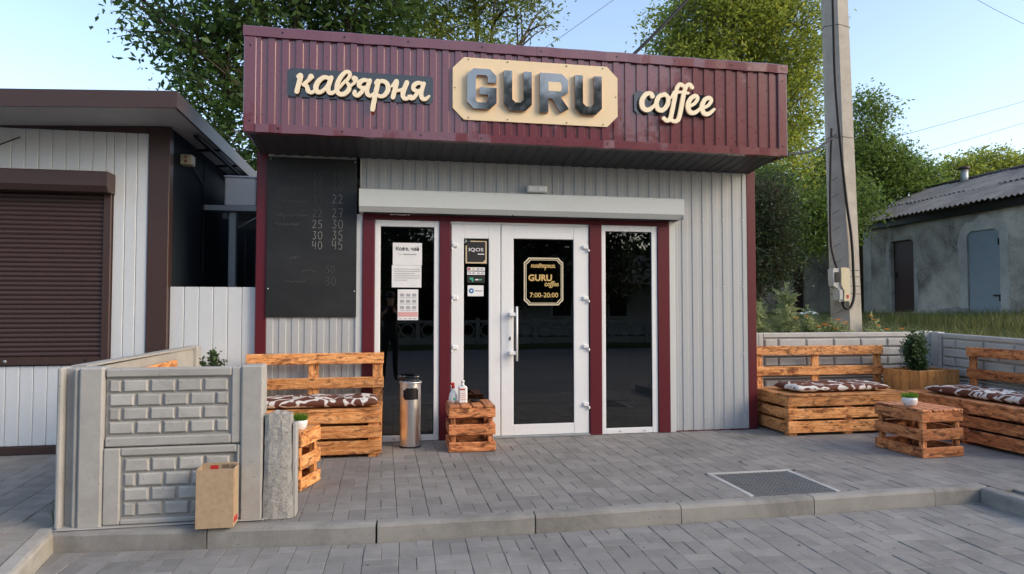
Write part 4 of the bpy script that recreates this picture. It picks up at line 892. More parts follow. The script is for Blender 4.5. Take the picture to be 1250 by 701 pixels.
# ------------------------------------------------------------------ plants in pots
def leaf_cloud(n, pos, size, asp=.45, droop=.0, rng=RNG, up=.3):
    """rhombic leaves with random facing; pos (n,3)"""
    d = rng.normal(size=(n, 3)); d[:, 2] = d[:, 2]*.7+up-droop; d /= np.linalg.norm(d, axis=1)[:, None]
    s = rng.normal(size=(n, 3)); s -= (s*d).sum(1)[:, None]*d; s /= np.linalg.norm(s, axis=1)[:, None]; nn = np.cross(d, s)
    L = (size*rng.uniform(.45, 1.4, n))[:, None]
    v0 = pos; v1 = pos+d*L*.5+s*L*asp*.5+nn*L*.06; v2 = pos+d*L+nn*L*-.05; v3 = pos+d*L*.5-s*L*asp*.5+nn*L*.06
    V = np.stack([v0, v1, v2, v3], 1).reshape(-1, 3); return V, np.arange(4*n).reshape(n, 4)
def grass_pot(name, label, cat, c, r, h, gh, cup=False, n=650):
    t = thing(name, label, cat, c)
    lathe('pot', [(r*.62, 0), (r*.72, .002), (r*.93, h*.35), (r, h*.7), (r, h), (r*.93, h), (r*.90, h*.7)], c, M_pot, t, 28)
    lathe('soil', [(.001, h*.80), (r*.91, h*.80), (r*.91, h*.805), (.001, h*.81)], c, M_soil, t, 20, False)
    a, q = RNG.uniform(0, 6.283, n), np.sqrt(RNG.uniform(0, 1, n))*r*.88; b = np.stack([c[0]+q*np.cos(a), c[1]+q*np.sin(a), np.full(n, c[2]+h*.8)], 1)
    L = gh*RNG.uniform(.6, 1.1, n)*(1-.25*(q/r)**2); ln = RNG.normal(0, .22, (n, 2))+np.stack([np.cos(a), np.sin(a)], 1)*(q/r)[:, None]*.35
    tip = b+np.stack([ln[:, 0]*L, ln[:, 1]*L, L], 1); w = RNG.normal(size=(n, 3))*.0016; V = np.stack([b-w, b+w, tip], 1).reshape(-1, 3)
    fast('grass', V - np.array(c), np.arange(3*n).reshape(n, 3), M_potgrass, t, c)
    if cup: tubes('handle', [([(c[0]-r*.95, c[1]-.0, c[2]+h*.78), (c[0]-r*1.42, c[1], c[2]+h*.74), (c[0]-r*1.45, c[1], c[2]+h*.45), (c[0]-r*.86, c[1], c[2]+h*.30)], .006)], M_pot, t, 8)
    return t
grass_pot('grass_pot', 'white round pot of bright green grass on the small table behind the broken post', 'potted plant', (-.645, -1.60, .4215), .054, .072, .075)
grass_pot('grass_cup', 'white handled cup planted with green grass on the right-hand crate table', 'potted plant', (4.665, -1.36, .4215), .062, .080, .070, True)
def shrub(t, c, hgt, rad, n, mat, size, stems=9, lean_=.5):
    st = []; pts = []
    for k in range(stems):
        a = random.uniform(0, 6.283); q = rad*random.uniform(.1, .85); h = hgt*random.uniform(.65, 1.0)*(1-.35*(q/rad))
        p = [(c[0], c[1], c[2]), (c[0]+q*.5*math.cos(a), c[1]+q*.5*math.sin(a), c[2]+h*.5), (c[0]+q*math.cos(a), c[1]+q*math.sin(a), c[2]+h)]; st.append((p, [.008, .005, .002]))
        m = n//stems; f = RNG.uniform(.12, 1.0, m); P = np.array(p); mid = np.where((f < .5)[:, None], P[0]+(P[1]-P[0])*(f*2)[:, None], P[1]+(P[2]-P[1])*((f-.5)*2)[:, None])
        pts.append(mid+RNG.normal(0, rad*.16, (m, 3))*(1.1-.6*f)[:, None])
    tubes('stems', st, M_bark, t, 5); P = np.concatenate(pts); V, F = leaf_cloud(len(P), P, size, .5); fast('foliage', V-np.array(c), F, mat, t, c)
pl = thing('wooden_planter', 'square wooden planter box with upright boards in the corner between the right benches', 'planter', (6.02, 0, 0)); px0, px1, py0, py1 = 5.70, 6.30, -.24, .24
for k in range(5): plank('board', px0+k*.12+.0015, px0+(k+1)*.12-.0015, py0, py0+.02, .01, .625+random.uniform(-.002, .002), M_planter, pl); plank('board', px0+k*.12+.0015, px0+(k+1)*.12-.0015, py1-.02, py1, .01, .62, M_planter, pl)
for k in range(4):
    for x in (px0, px1-.02): plank('board', x, x+.02, py0+.021+k*.1095, py0+.021+(k+1)*.1095-.003, .01, .62, M_planter, pl)
box('soil', px0+.021, px1-.021, py0+.021, py1-.021, .4, .58, M_soil, pl, 0); pl.rotation_euler = (0, 0, R(8))
sh1 = thing('planter_shrub', 'dense dark green shrub growing in the wooden planter', 'shrub', (5.98, .02, .58)); shrub(sh1, (5.98, .02, .58), .50, .25, 5200, M_leafE, .036, 26)
sh2 = thing('potted_shrub', 'small leafy green shrub showing above the left concrete fence', 'shrub', (-1.385, -1.05, .0))
lathe('pot', [(.10, 0), (.13, .28), (.14, .30), (.12, .30), (.11, .25)], (-1.385, -1.05, 0), M_planter, sh2, 20); shrub(sh2, (-1.385, -1.05, .28), .84, .125, 2400, M_leafE, .036, 16)

# ------------------------------------------------------------------ ash bin, bottles, ashtray, drain
bn = thing('ash_bin', 'tall stainless steel ash bin standing before the left window', 'bin', (.195, -.26, 0)); c = (.195, -.26, 0)
seg, V, F = 48, [], []; zs = [.014, .05, .25, .43, .452, .468, .484, .50, .516, .532, .546, .56, .60]
for z in zs:
    for k in range(seg): a = 2*math.pi*k/seg; V.append((c[0]+.098*math.cos(a), c[1]+.098*math.sin(a), z))
def hole(k, i):
    a = 2*math.pi*(k+.5)/seg; zc = (zs[i]+zs[i+1])/2; da = (a-R(272)+math.pi) % (2*math.pi)-math.pi; return (abs(da)/R(46))**4+((zc-.50)/.058)**4 < 1
F = [(i*seg+k, i*seg+(k+1) % seg, (i+1)*seg+(k+1) % seg, (i+1)*seg+k) for i in range(len(zs)-1) for k in range(seg) if not hole(k, i)]
raw('body', V, F, M_steel, bn, True); lathe('liner', [(.088, .02), (.088, .58)], c, M_black, bn, 32, False)
lathe('base_ring', [(.104, .0), (.104, .012), (.099, .014), (.0, .014)], c, M_black, bn, 40, False); lathe('rim', [(.099, .598), (.107, .604), (.109, .612), (.104, .618), (.09, .612), (.084, .598), (.02, .590), (.001, .59)], c, M_steel, bn, 40, False)
lathe('ash_grid', [(.086, .625), (.086, .637), (.06, .642), (.001, .643)], c, M_black, bn, 32, False)
for s in (-1, 1): box('grid_foot', c[0]+s*.07-.006, c[0]+s*.07+.006, c[1]-.006, c[1]+.006, .596, .627, M_black, bn, 0)
TB = .4215
b1 = thing('spray_bottle', 'clear spray bottle with red nozzle on the crate table by the door', 'bottle', (.587, -.42, TB))
lathe('body', [(.030, 0), (.038, .006), (.041, .05), (.037, .085), (.022, .115), (.014, .125), (.013, .14)], (.587, -.42, TB), painted('milky_plastic', (.70, .72, .70), .25, .03, 0), b1, 24)
lathe('collar', [(.015, .14), (.016, .16), (.011, .168)], (.587, -.42, TB), M_red, b1, 16); box('nozzle', .560, .600, -.428, -.412, TB+.168, TB+.192, M_red, b1, .004); box('trigger', .566, .572, -.426, -.414, TB+.135, TB+.167, M_wprint, b1, .002)
lathe('label', [(.0415, .025), (.0418, .06)], (.587, -.42, TB), M_wprint, b1, 24, False); box('printed_leaf', .585, .605, -.4640, -.4625, TB+.032, TB+.056, M_green, b1, .003)
b2 = thing('sanitiser_bottle', 'white rectangular sanitiser bottle with pink print on the crate table by the door', 'bottle', (.672, -.47, TB))
box('body', .630, .714, -.495, -.445, TB, TB+.165, M_pot, b2, .014); lathe('neck', [(.022, .165), (.014, .178), (.013, .195), (.013, .196)], (.672, -.47, TB), M_pot, b2, 16); lathe('cap', [(.016, .1965), (.016, .215), (.010, .217)], (.672, -.47, TB), M_wprint, b2, 16)
box('printed_name', .642, .690, -.4965, -.4952, TB+.128, TB+.142, M_red, b2, 0)
for k in range(4): box('small_print', .645, .700-.01*(k % 2), -.4965, -.4952, TB+.040+k*.018, TB+.046+k*.018, M_pink, b2, 0)
ah = thing('ashtray', 'small dark ashtray on the crate table behind the bottles', 'ashtray', (.80, -.36, TB)); lathe('dish', [(.045, 0), (.055, .022), (.050, .022), (.040, .006), (.001, .006)], (.80, -.36, TB), M_black, ah, 24)
dg = thing('floor_grate', 'dark rubber entrance grate with pale concrete edge set in the terrace paving', 'grate', (2.83, -2.07, 0)); x0, x1, y0, y1 = DRAIN
for a in ((x0-.035, x0, y0, y1), (x1, x1+.035, y0, y1), (x0-.035, x1+.035, y1, y1+.028)): box('edge', *a, -.03, .003, M_concr, dg, .003)
box('tray', x0, x1, y0, y1, -.03, -.016, M_grate, dg, 0); k = 0
nb = 20
for i in range(nb): box('grate_bar', x0+.006+i*(x1-x0-.012)/nb, x0+.006+(i+.62)*(x1-x0-.012)/nb, y0+.008, y1-.006, -.0155, -.002, M_grate, dg, .003)
for i in range(16): box('cross_bar', x0+.006, x1-.006, y0+.012+i*(y1-y0-.02)/16, y0+.012+(i+.35)*(y1-y0-.02)/16, -.0155, -.0045, M_grate, dg, 0)
# ------------------------------------------------------------------ utility pole, meter, cables
up = thing('utility_pole', 'tall grey concrete utility pole behind the low fence on the right', 'pole', (5.74, .95, .8))
V, F = [], []; sec = [(-.175, .02), (-.03, -.085), (.165, -.045), (.150, .13), (-.12, .15)]; lv = [.6, 1.0, 2, 3, 4, 5.3, 7, 8.6]
for z in lv:
    k = 1.04-.030*(z-1); dx = -.0235*(z-1)
    V += [(5.745+dx+a*k, .88+b*k, z) for a, b in sec]
n = 5; F = [(i*n+k, i*n+(k+1) % n, (i+1)*n+(k+1) % n, (i+1)*n+k) for i in range(len(lv)-1) for k in range(n)]+[tuple(range((len(lv)-1)*n, len(lv)*n))]
raw('shaft', V, F, M_pole, up)
def strap(z, w=.004):
    k = 1.04-.030*(z-1)+.012; dx = -.0235*(z-1); return ([(5.745+dx+a*k, .88+b*k, z+random.uniform(-.006, .006)) for a, b in sec+[sec[0]]], w)
for z in (1.50, 1.60, 1.72, 1.80, 3.50, 4.95): tubes('strap', [strap(z)], M_black, up, 6)
for z in np.arange(1.25, 3.0, .21): tubes('tie_wire', [([(5.56-.0235*(z-1), .845, z), (5.62-.0235*(z-1), .792, z+.05)], .0035)], M_black, up, 5)
mb = thing('electricity_meter', 'cream and grey electricity meter box strapped to the utility pole', 'meter', (5.52, .72, 1.4))
prism('case', [(5.415, 1.70), (5.415, 1.80), (5.435, 1.815), (5.64, 1.815), (5.655, 1.80), (5.655, 1.42), (5.64, 1.40), (5.50, 1.40), (5.48, 1.42), (5.48, 1.56), (5.425, 1.59)], .70, .80, M_greybox, mb)
prism('cover', [(5.515, 1.60), (5.515, 1.822), (5.60, 1.822), (5.625, 1.80), (5.625, 1.41), (5.55, 1.405), (5.555, 1.53)], .680, .6995, M_beigebox, mb)
box('window', 5.435, 5.500, .690, .6995, 1.64, 1.765, M_black, mb, .004); box('seal', 5.585, 5.612, .674, .6795, 1.44, 1.485, M_red, mb, .004); box('lower_cover', 5.49, 5.54, .688, .6995, 1.42, 1.55, M_greybox, mb, .004)
tag(tubes('black_cable', [(catmull([(5.515, .76, 5.6), (5.53, .77, 5.0), (5.545, .775, 4.2), (5.60, .77, 3.4), (5.665, .765, 2.7), (5.73, .765, 2.2), (5.745, .76, 1.75), (5.74, .75, 1.48), (5.68, .74, 1.33), (5.60, .74, 1.32), (5.58, .75, 1.40)], 6), .017)], M_cable), 'thick black cable running down the utility pole and looping into the meter', 'cable')
tag(tubes('black_cable', [(catmull([(5.50, .80, 3.6), (5.475, .81, 2.9), (5.46, .80, 2.2), (5.485, .78, 1.95), (5.52, .76, 1.82)], 6), .014)], M_cable), 'black cable down the shaded left side of the utility pole into the meter top', 'cable')
tag(tubes('overhead_cable', [(catmull([(3.93, -.45, 2.93), (4.4, -.1, 3.02), (5.0, .38, 3.22), (5.56, .80, 3.52)], 6), .012)], M_cable), 'black cable from the fascia corner up to the utility pole', 'cable')
tag(tubes('overhead_cable', [([(2.55, 1.0, 3.20), (2.58, 1.0, 4.15)], .02), (catmull([(2.58, 1.0, 4.10), (3.4, 1.0, 4.92), (4.6, 1.0, 6.25), (6.4, 1.0, 8.4)], 6), .020)], M_cable), 'black cable rising from the coffee shop roof into the sky', 'cable')
for lab, a, b in (('thin wire crossing the sky left of the rising black cable', (2, 20, 9.15), (12, 20, 16.6)), ('thin wire in the top right corner of the sky', (24, 20, 17.5), (33, 20, 14.1)), ('upper of the two thin wires over the shed roof', (12, 20, 6.3), (34, 20, 12.5)), ('lower of the two thin wires over the shed roof', (14, 20, 5.7), (34, 20, 11.5))):
    tag(tubes('overhead_wire', [([a, ((a[0]+b[0])/2, 20, (a[2]+b[2])/2-.12), b], .010)], M_cable, None, 5), lab, 'wire')

# ------------------------------------------------------------------ sheds beyond the lawn
sd_ = thing('storage_shed', 'old stained stucco shed with corrugated asbestos roof and two doors on the right', 'building', (16.5, 7, 1.1)); SX = 14.3
def wall_x(name, x, y0, y1, z0, z1, th, mat, parent, b=0): return box(name, x, x+th, y0, y1, z0, z1, mat, parent, b)
yy = [2.0, 6.76, 7.66, 9.36, 10.26, 11.4]; zt = 3.86
for a, b in ((2.0, 6.76), (7.66, 9.36), (10.26, 11.4)): wall_x('wall', SX, a, b, .9, zt, .3, M_stucco, sd_)
wall_x('wall', SX, 6.76, 7.66, 3.25, zt, .3, M_stucco, sd_); wall_x('wall', SX, 9.36, 10.26, 3.27, zt, .3, M_stucco, sd_); wall_x('wall', SX, 6.76, 7.66, .8, 1.16, .3, M_stucco, sd_); wall_x('wall', SX, 9.36, 10.26, .8, 1.22, .3, M_stucco, sd_)
raw('gable_wall', [(SX, 11.4, .9), (19.4, 11.4, .9), (19.4, 11.4, 3.86), (16.85, 11.4, 5.0), (SX, 11.4, 3.86), (SX+.3, 11.15, .9), (19.4, 11.15, .9), (19.4, 11.15, 3.86), (16.85, 11.15, 5.0), (SX+.3, 11.15, 3.86)], [(4, 3, 2, 1, 0), (5, 6, 7, 8, 9)], M_stucco, sd_)
wall_x('back_wall', 19.2, 2.0, 11.1, .9, 3.8, .2, M_stucco, sd_)
d1 = wall_x('door', SX+.10, 9.37, 10.25, 1.225, 3.265, .05, M_bdoor, sd_, .006); d1['label'] = 'dark brown wooden door'; box('handle', SX+.06, SX+.0995, 10.13, 10.17, 2.2, 2.36, M_black, d1, 0)
d2 = wall_x('door', SX+.03, 6.77, 7.65, 1.165, 3.245, .05, M_gdoor, sd_, .006); d2['label'] = 'blue-grey sheet metal door'
for z in (1.5, 2.85): box('hinge', SX-.005, SX+.0295, 6.775, 6.80, z, z+.16, M_black, d2, 0)
box('bolt', SX-.005, SX+.0295, 6.80, 6.95, 1.62, 1.66, M_black, d2, 0)
def patch(yc, zc, w, h, hole=None, n=26, mat=M_patch):             # ragged pale plaster around a door opening
    V = []; out = []; 
    for k in range(n):
        t = 2*math.pi*k/n; r = 1/max(abs(math.cos(t)), abs(math.sin(t))); e = 1+random.uniform(-.06, .10); out.append((SX-.006, yc+w/2*r*math.cos(t)*e, max(1.0, zc+h/2*r*math.sin(t)*e)))
    inn = []
    hw, hh, hz = hole
    for k in range(n):
        t = 2*math.pi*k/n; r = 1/max(abs(math.cos(t)), abs(math.sin(t))); inn.append((SX-.006, yc+hw/2*r*math.cos(t), max(1.0, hz+hh/2*r*math.sin(t))))
    raw('plaster_patch', out+inn, [(i, (i+1) % n, n+(i+1) % n, n+i) for i in range(n)], mat, sd_)
patch(7.21, 2.22, 1.35, 2.6, (.92, 2.12, 2.205)); patch(9.86, 2.22, 1.12, 2.2, (.92, 2.08, 2.24), 34, speckled('dim_plaster', (.40, .385, .36), .25, 3, 40, .95, .4, stain=((.13, .125, .118), .8)))
wall_x('corner_pilaster', SX-.008, 11.05, 11.39, .95, 3.80, .007, M_patch, sd_)
def roof_half(x0, z0, x1, z1, name):
    cols = np.arange(1.5, 11.7, 1.02); rows = 2
    for c_, y in enumerate(cols):
        for r_ in range(rows):
            a, b = r_/rows-.04*(r_ > 0), (r_+1)/rows; V, F = [], []; ny, nx = 43, 4; dz = random.uniform(-.015, .02)+.03*(r_ == 1); tw = random.gauss(0, .012)
            for i in range(nx):
                f = a+(b-a)*i/(nx-1)
                for j in range(ny):
                    yv = y+1.08*j/(ny-1); V.append((x0+(x1-x0)*f, yv, z0+(z1-z0)*f+.028*math.sin(yv*2*math.pi/.155)+dz+tw*(j/(ny-1)-.5)+.018*(c_ % 2)))
            for i in range(nx-1):
                for j in range(ny-1): F.append((i*ny+j, (i+1)*ny+j, (i+1)*ny+j+1, i*ny+j+1) if x1 > x0 else (i*ny+j, i*ny+j+1, (i+1)*ny+j+1, (i+1)*ny+j))
            raw(name, V, F, M_slate, sd_, True)
roof_half(13.95, 3.90, 16.85, 5.12, 'roof_sheet'); roof_half(19.75, 3.90, 16.85, 5.12, 'roof_sheet')
box('eave_board', 14.15, 14.29, 1.9, 11.5, 3.70, 3.885, M_black, sd_, 0); tubes('ridge_cap', [([(16.85, 1.5, 5.14), (16.85, 11.7, 5.14)], .09)], M_bdoor, sd_, 10)
cp = tubes('chimney_pipe', [([(16.6, 10.0, 4.9), (16.6, 10.0, 5.42)], .10)], M_galv, sd_, 12); tubes('cowl', [([(16.6, 10.0, 5.43), (16.6, 10.0, 5.50)], [.16, .13])], M_bdoor, cp, 12)
bk = thing('back_outbuilding', 'dim stucco outbuilding with a dark doorway behind the shrubs', 'building', (11.5, 13.4, 1))
box('wall', 8.5, 12.97, 13.0, 13.3, .9, 3.4, M_stucco, bk, 0); box('wall', 13.40, 16.5, 13.0, 13.3, .9, 3.4, M_stucco, bk, 0); box('wall', 12.97, 13.40, 13.0, 13.3, 3.1, 3.4, M_stucco, bk, 0); box('door', 12.975, 13.395, 13.12, 13.16, 1.1, 3.09, M_bdoor, bk, 0)
raw('roof', [(8.2, 12.7, 3.40), (16.8, 12.7, 3.40), (16.8, 16, 4.3), (8.2, 16, 4.3)], [(0, 1, 2, 3)], M_slate, bk)
# rubble heap in front of the blue-grey door
for k in range(34):
    r = abs(random.gauss(0, .45)); a = random.uniform(0, 6.28); x, y = 13.45+r*math.cos(a)*.8, 7.2+r*math.sin(a)*1.1; s_ = random.uniform(.04, .11)*(1.2-min(1, r))
    if x > 14.2: continue
    o = box('rubble_stone', x-s_, x+s_*1.2, y-s_, y+s_, lawn_z(x, y)-.03, lawn_z(x, y)+s_*1.3+.10*max(0, .5-r), M_rubble, None, s_*.4, (random.uniform(-.4, .4), random.uniform(-.4, .4), random.uniform(0, 3)))
    tag(o, 'broken stone in the rubble heap before the blue-grey shed door', 'stone', 'rubble by the shed door')
pb = tag(raw('paper_scrap', [(9.9, 8.0, 1.19), (10.25, 7.85, 1.19), (10.3, 8.05, 1.24), (9.95, 8.2, 1.22), (10.1, 7.95, 1.27)], [(0, 1, 4), (1, 2, 4), (2, 3, 4), (3, 0, 4)], M_wprint), 'crumpled white litter lying on the grass left of the brown shed door', 'litter')

# ------------------------------------------------------------------ trees and shrubs
def crown_points(blobs, clusters, per, spread, rng, shell=.6):
    vol = np.array([b[3]*b[4]*b[5]*(b[6] if len(b) > 6 else 1) for b in blobs]); cnt = (clusters*vol/vol.sum()).astype(int)+1; P = []
    for b, c_ in zip(blobs, cnt):
        d = rng.normal(size=(c_, 3)); d /= np.linalg.norm(d, axis=1)[:, None]; r = rng.uniform(0, 1, c_)**(1/3.)*(1-shell)+shell*rng.uniform(.55, 1.08, c_)
        r *= 1+.22*np.sin(d[:, 0]*7+b[0])*np.sin(d[:, 1]*6+b[1])*np.cos(d[:, 2]*8)
        P.append(np.array(b[:3])+d*r[:, None]*np.array(b[3:6]))
    K = np.concatenate(P); n = len(K)*per
    return (np.repeat(K, per, 0)+rng.normal(0, spread, (n, 3))*np.array([1, 1, .75])), K
def tree(name, label, cat, base, fork, blobs, clusters, per, size, spread, mat, trunk_r, seed, asp=.42, droop=.25, group=None):
    rng = np.random.default_rng(seed); t = thing(name, label, cat, base, group); P, K = crown_points(blobs, clusters, per, spread, rng)
    V, F = leaf_cloud(len(P), P, size, asp, droop, rng, .15); fast('crown', V-np.array(base), F, mat, t, base)
    cen = np.array([q[:3] for q in blobs]); near = cen[np.argmin(((K[:, None]-cen[None])**2).sum(2), 1)]; T0 = K+(near-K)*.55+rng.normal(0, .06, K.shape); T1 = K+(K-near)*.06; ax = T1-T0; u_ = np.cross(ax, np.array([.3, .2, .9])); u_ /= np.linalg.norm(u_, axis=1)[:, None]+1e-9; v_ = np.cross(ax, u_); v_ /= np.linalg.norm(v_, axis=1)[:, None]+1e-9
    ring_ = lambda p, r: np.stack([p+u_*r, p-u_*r*.5+v_*r*.87, p-u_*r*.5-v_*r*.87], 1); VT = np.concatenate([ring_(T0, .012), ring_(T1, .003)], 1).reshape(-1, 3); i0 = np.arange(len(K))[:, None]*6; FT = np.concatenate([i0+np.array([[0, 1, 4, 3]]), i0+np.array([[1, 2, 5, 4]]), i0+np.array([[2, 0, 3, 5]])]); tw = fast('twigs', VT-np.array(base), FT, M_bark, t, base); tw['kind'] = 'stuff'
    rs = random.Random(seed); b, f = Vector(base), Vector(fork); L = [([b-Vector((0, 0, .3)), b.lerp(f, .35)+Vector((rs.uniform(-.1, .1), 0, 0)), b.lerp(f, .7), f], [trunk_r*1.25, trunk_r, trunk_r*.85, trunk_r*.75])]
    for bl in blobs:
        c_ = Vector(bl[:3]); m_ = f.lerp(c_, .5)+Vector((rs.uniform(-.25, .25), rs.uniform(-.2, .2), rs.uniform(.1, .35))); L.append(([f, m_, c_], [trunk_r*.55, trunk_r*.32, trunk_r*.10]))
        for k in range(7):
            d = Vector((rs.gauss(0, 1), rs.gauss(0, 1), rs.gauss(.2, .8))).normalized(); e = c_+Vector((d.x*bl[3], d.y*bl[4], d.z*bl[5]))*.95; s0 = m_.lerp(c_, rs.uniform(.2, 1)); L.append(([s0, s0.lerp(e, .5)+Vector((0, 0, .08)), e], [trunk_r*.16, trunk_r*.08, .006]))
    tubes('trunk', L, M_bark, t, 7); return t
tree('walnut_tree', 'dark walnut-like tree spreading behind the shuttered kiosk and left end of the fascia', 'tree', (-1.9, 7.3, 0), (-2.0, 7.2, 4.6),
     [(-2.7, 7.0, 7.7, 1.5, 1.5, 1.5), (-4.3, 7.0, 6.75, 1.05, 1.0, .62, .55), (-5.05, 7.0, 7.55, .40, .6, .65, .35), (-3.3, 7.0, 5.5, .85, 1.1, .9), (-3.7, 7.0, 6.3, .9, 1.0, .7), (-2.6, 7.2, 4.6, 1.0, 1.2, 1.0), (-.6, 7.2, 7.9, 1.5, 1.4, 1.0), (-1.6, 7.0, 9.0, 2.2, 1.8, 1.2), (-3.9, 7.1, 8.4, .9, .8, .5, .5), (-.9, 7.5, 6.4, 1.4, 1.3, 1.1)], 1400, 21, .16, .21, M_leafA, .20, 3)
tree('leafy_tree', 'mid-green tree rising behind the centre of the fascia', 'tree', (2.0, 9.6, 0), (1.9, 9.5, 5.6),
     [(.9, 9.2, 8.9, 1.5, 1.3, 1.05), (2.5, 9.2, 9.1, 1.3, 1.2, .95), (3.55, 9.2, 8.65, .55, .6, .5, .6), (1.5, 9.3, 7.3, 1.7, 1.4, 1.1), (1.9, 9.4, 10.3, 1.9, 1.5, 1.0)], 900, 24, .12, .22, leafy('lime_leaf', (.055, .09, .017), (.11, .165, .030), (.22, .26, .055), .45), .18, 4)
tree('tall_ash_tree', 'tall yellow-green sunlit tree behind the right end of the fascia', 'tree', (10.4, 11.4, 1.1), (10.4, 11.3, 5.0),
     [(9.5, 11.0, 9.7, 1.9, 1.7, 1.4), (11.4, 11.0, 9.2, 1.25, 1.5, 1.5), (7.75, 10.8, 9.05, .95, .8, .65, .6), (8.6, 10.9, 8.5, 1.2, 1.0, .8), (11.4, 11.0, 7.2, 1.2, 1.4, 1.3), (10.6, 11.2, 5.6, 1.7, 1.5, 1.5), (10.4, 11.2, 11.2, 2.1, 1.9, 1.3), (12.2, 11.0, 8.3, .65, .8, .6, .6), (8.6, 11.0, 7.4, 1.5, 1.5, 1.5)], 2300, 30, .13, .25, M_leafB, .24, 5)
tree('leafy_tree', 'green tree with an upright top shoot between the utility pole and the shed', 'tree', (15.3, 12.9, 1.1), (15.2, 12.7, 4.0),
     [(15.25, 12.4, 7.4, .62, .6, 1.15), (15.95, 12.4, 7.75, .42, .5, .45, .7), (15.3, 12.3, 5.9, 1.5, 1.2, 1.0), (17.0, 12.6, 5.75, 1.0, .9, .55), (13.9, 12.2, 5.3, 1.1, 1.1, 1.2), (16.2, 12.5, 5.0, 1.4, 1.0, .8)], 1500, 24, .125, .22, M_leafC, .16, 6)
tree('overgrown_shrub', 'dusky grey-green shrub against the right corner of the coffee shop', 'shrub', (7.3, 5.6, .95), (7.3, 5.5, 1.7),
     [(7.3, 5.4, 3.25, .72, .8, .85), (7.5, 5.4, 2.35, .65, .7, .8), (6.9, 5.4, 2.1, .6, .7, .9), (6.8, 5.5, 3.3, .6, .7, .6)], 1500, 10, .075, .13, M_leafD, .06, 7)
tree('overgrown_shrub', 'bright green shrub just left of the utility pole', 'shrub', (10.3, 9.6, 1.1), (10.2, 9.5, 2.0),
     [(9.7, 9.2, 4.2, 1.0, .9, .8), (10.6, 9.2, 3.5, 1.0, .9, .8), (11.7, 9.4, 3.7, .9, .9, .9), (9.9, 9.3, 2.9, .7, .7, .6), (12.5, 9.8, 4.3, .9, .9, .7)], 1000, 24, .12, .2, M_leafC, .07, 8)
tree('distant_tree', 'far sunlit tree showing over the shed roof at the right edge', 'tree', (38, 31, 1.2), (38, 30.5, 6),
     [(36.0, 30, 10.2, 1.7, 1.6, .9), (38.2, 30, 10.8, 1.6, 1.6, 1.0), (40.5, 30, 10.5, 1.7, 1.6, 1.0), (43, 30, 10.6, 1.8, 1.6, 1.2), (38.5, 30, 9.0, 4.5, 1.8, 1.2), (34.2, 30, 9.4, 1.0, 1.2, .6)], 1500, 11, .26, .30, M_leafB, .3, 9)
# grass, weeds and marigolds on the raised lawn
n = 30000; q = RNG.uniform(0, 1, n)**1.7; gx = 4.05+RNG.uniform(0, 1, n)*10.2; gy = .52+q*11
gx2 = 6.65+RNG.uniform(0, 1, 9000)*5; gy2 = RNG.uniform(-3, .6, 9000); gx = np.r_[gx, gx2]; gy = np.r_[gy, gy2]; n = len(gx)
gz = np.array([lawn_z(a, b) for a, b in zip(gx, gy)]); hh = RNG.uniform(.03, .10, n)+(RNG.uniform(0, 1, n) < .12)*RNG.uniform(.03, .13, n)
b = np.stack([gx, gy, gz-.01], 1); tip = b+np.stack([RNG.normal(0, .3, n)*hh, RNG.normal(0, .3, n)*hh, hh], 1); w = RNG.normal(size=(n, 3))*np.array([.005, .005, 0]); V = np.stack([b-w, b+w, tip], 1).reshape(-1, 3)
nt = 5200; tx, ty = RNG.uniform(9.2, 13.6, nt), RNG.uniform(1.2, 5.6, nt); tz = np.array([lawn_z(a_, b_) for a_, b_ in zip(tx, ty)]); th_ = RNG.uniform(.10, .30, nt)
b2 = np.stack([tx, ty, tz-.01], 1); tip2 = b2+np.stack([RNG.normal(0, .25, nt)*th_, RNG.normal(0, .25, nt)*th_, th_], 1); w2 = RNG.normal(size=(nt, 3))*np.array([.006, .006, 0]); V = np.concatenate([V, np.stack([b2-w2, b2+w2, tip2], 1).reshape(-1, 3)]); n = n+nt
g = fast('lawn_grass', V, np.arange(3*n).reshape(n, 3), M_grass); g['kind'] = 'stuff'; g['label'] = 'rough green grass on the raised lawn behind the fences'
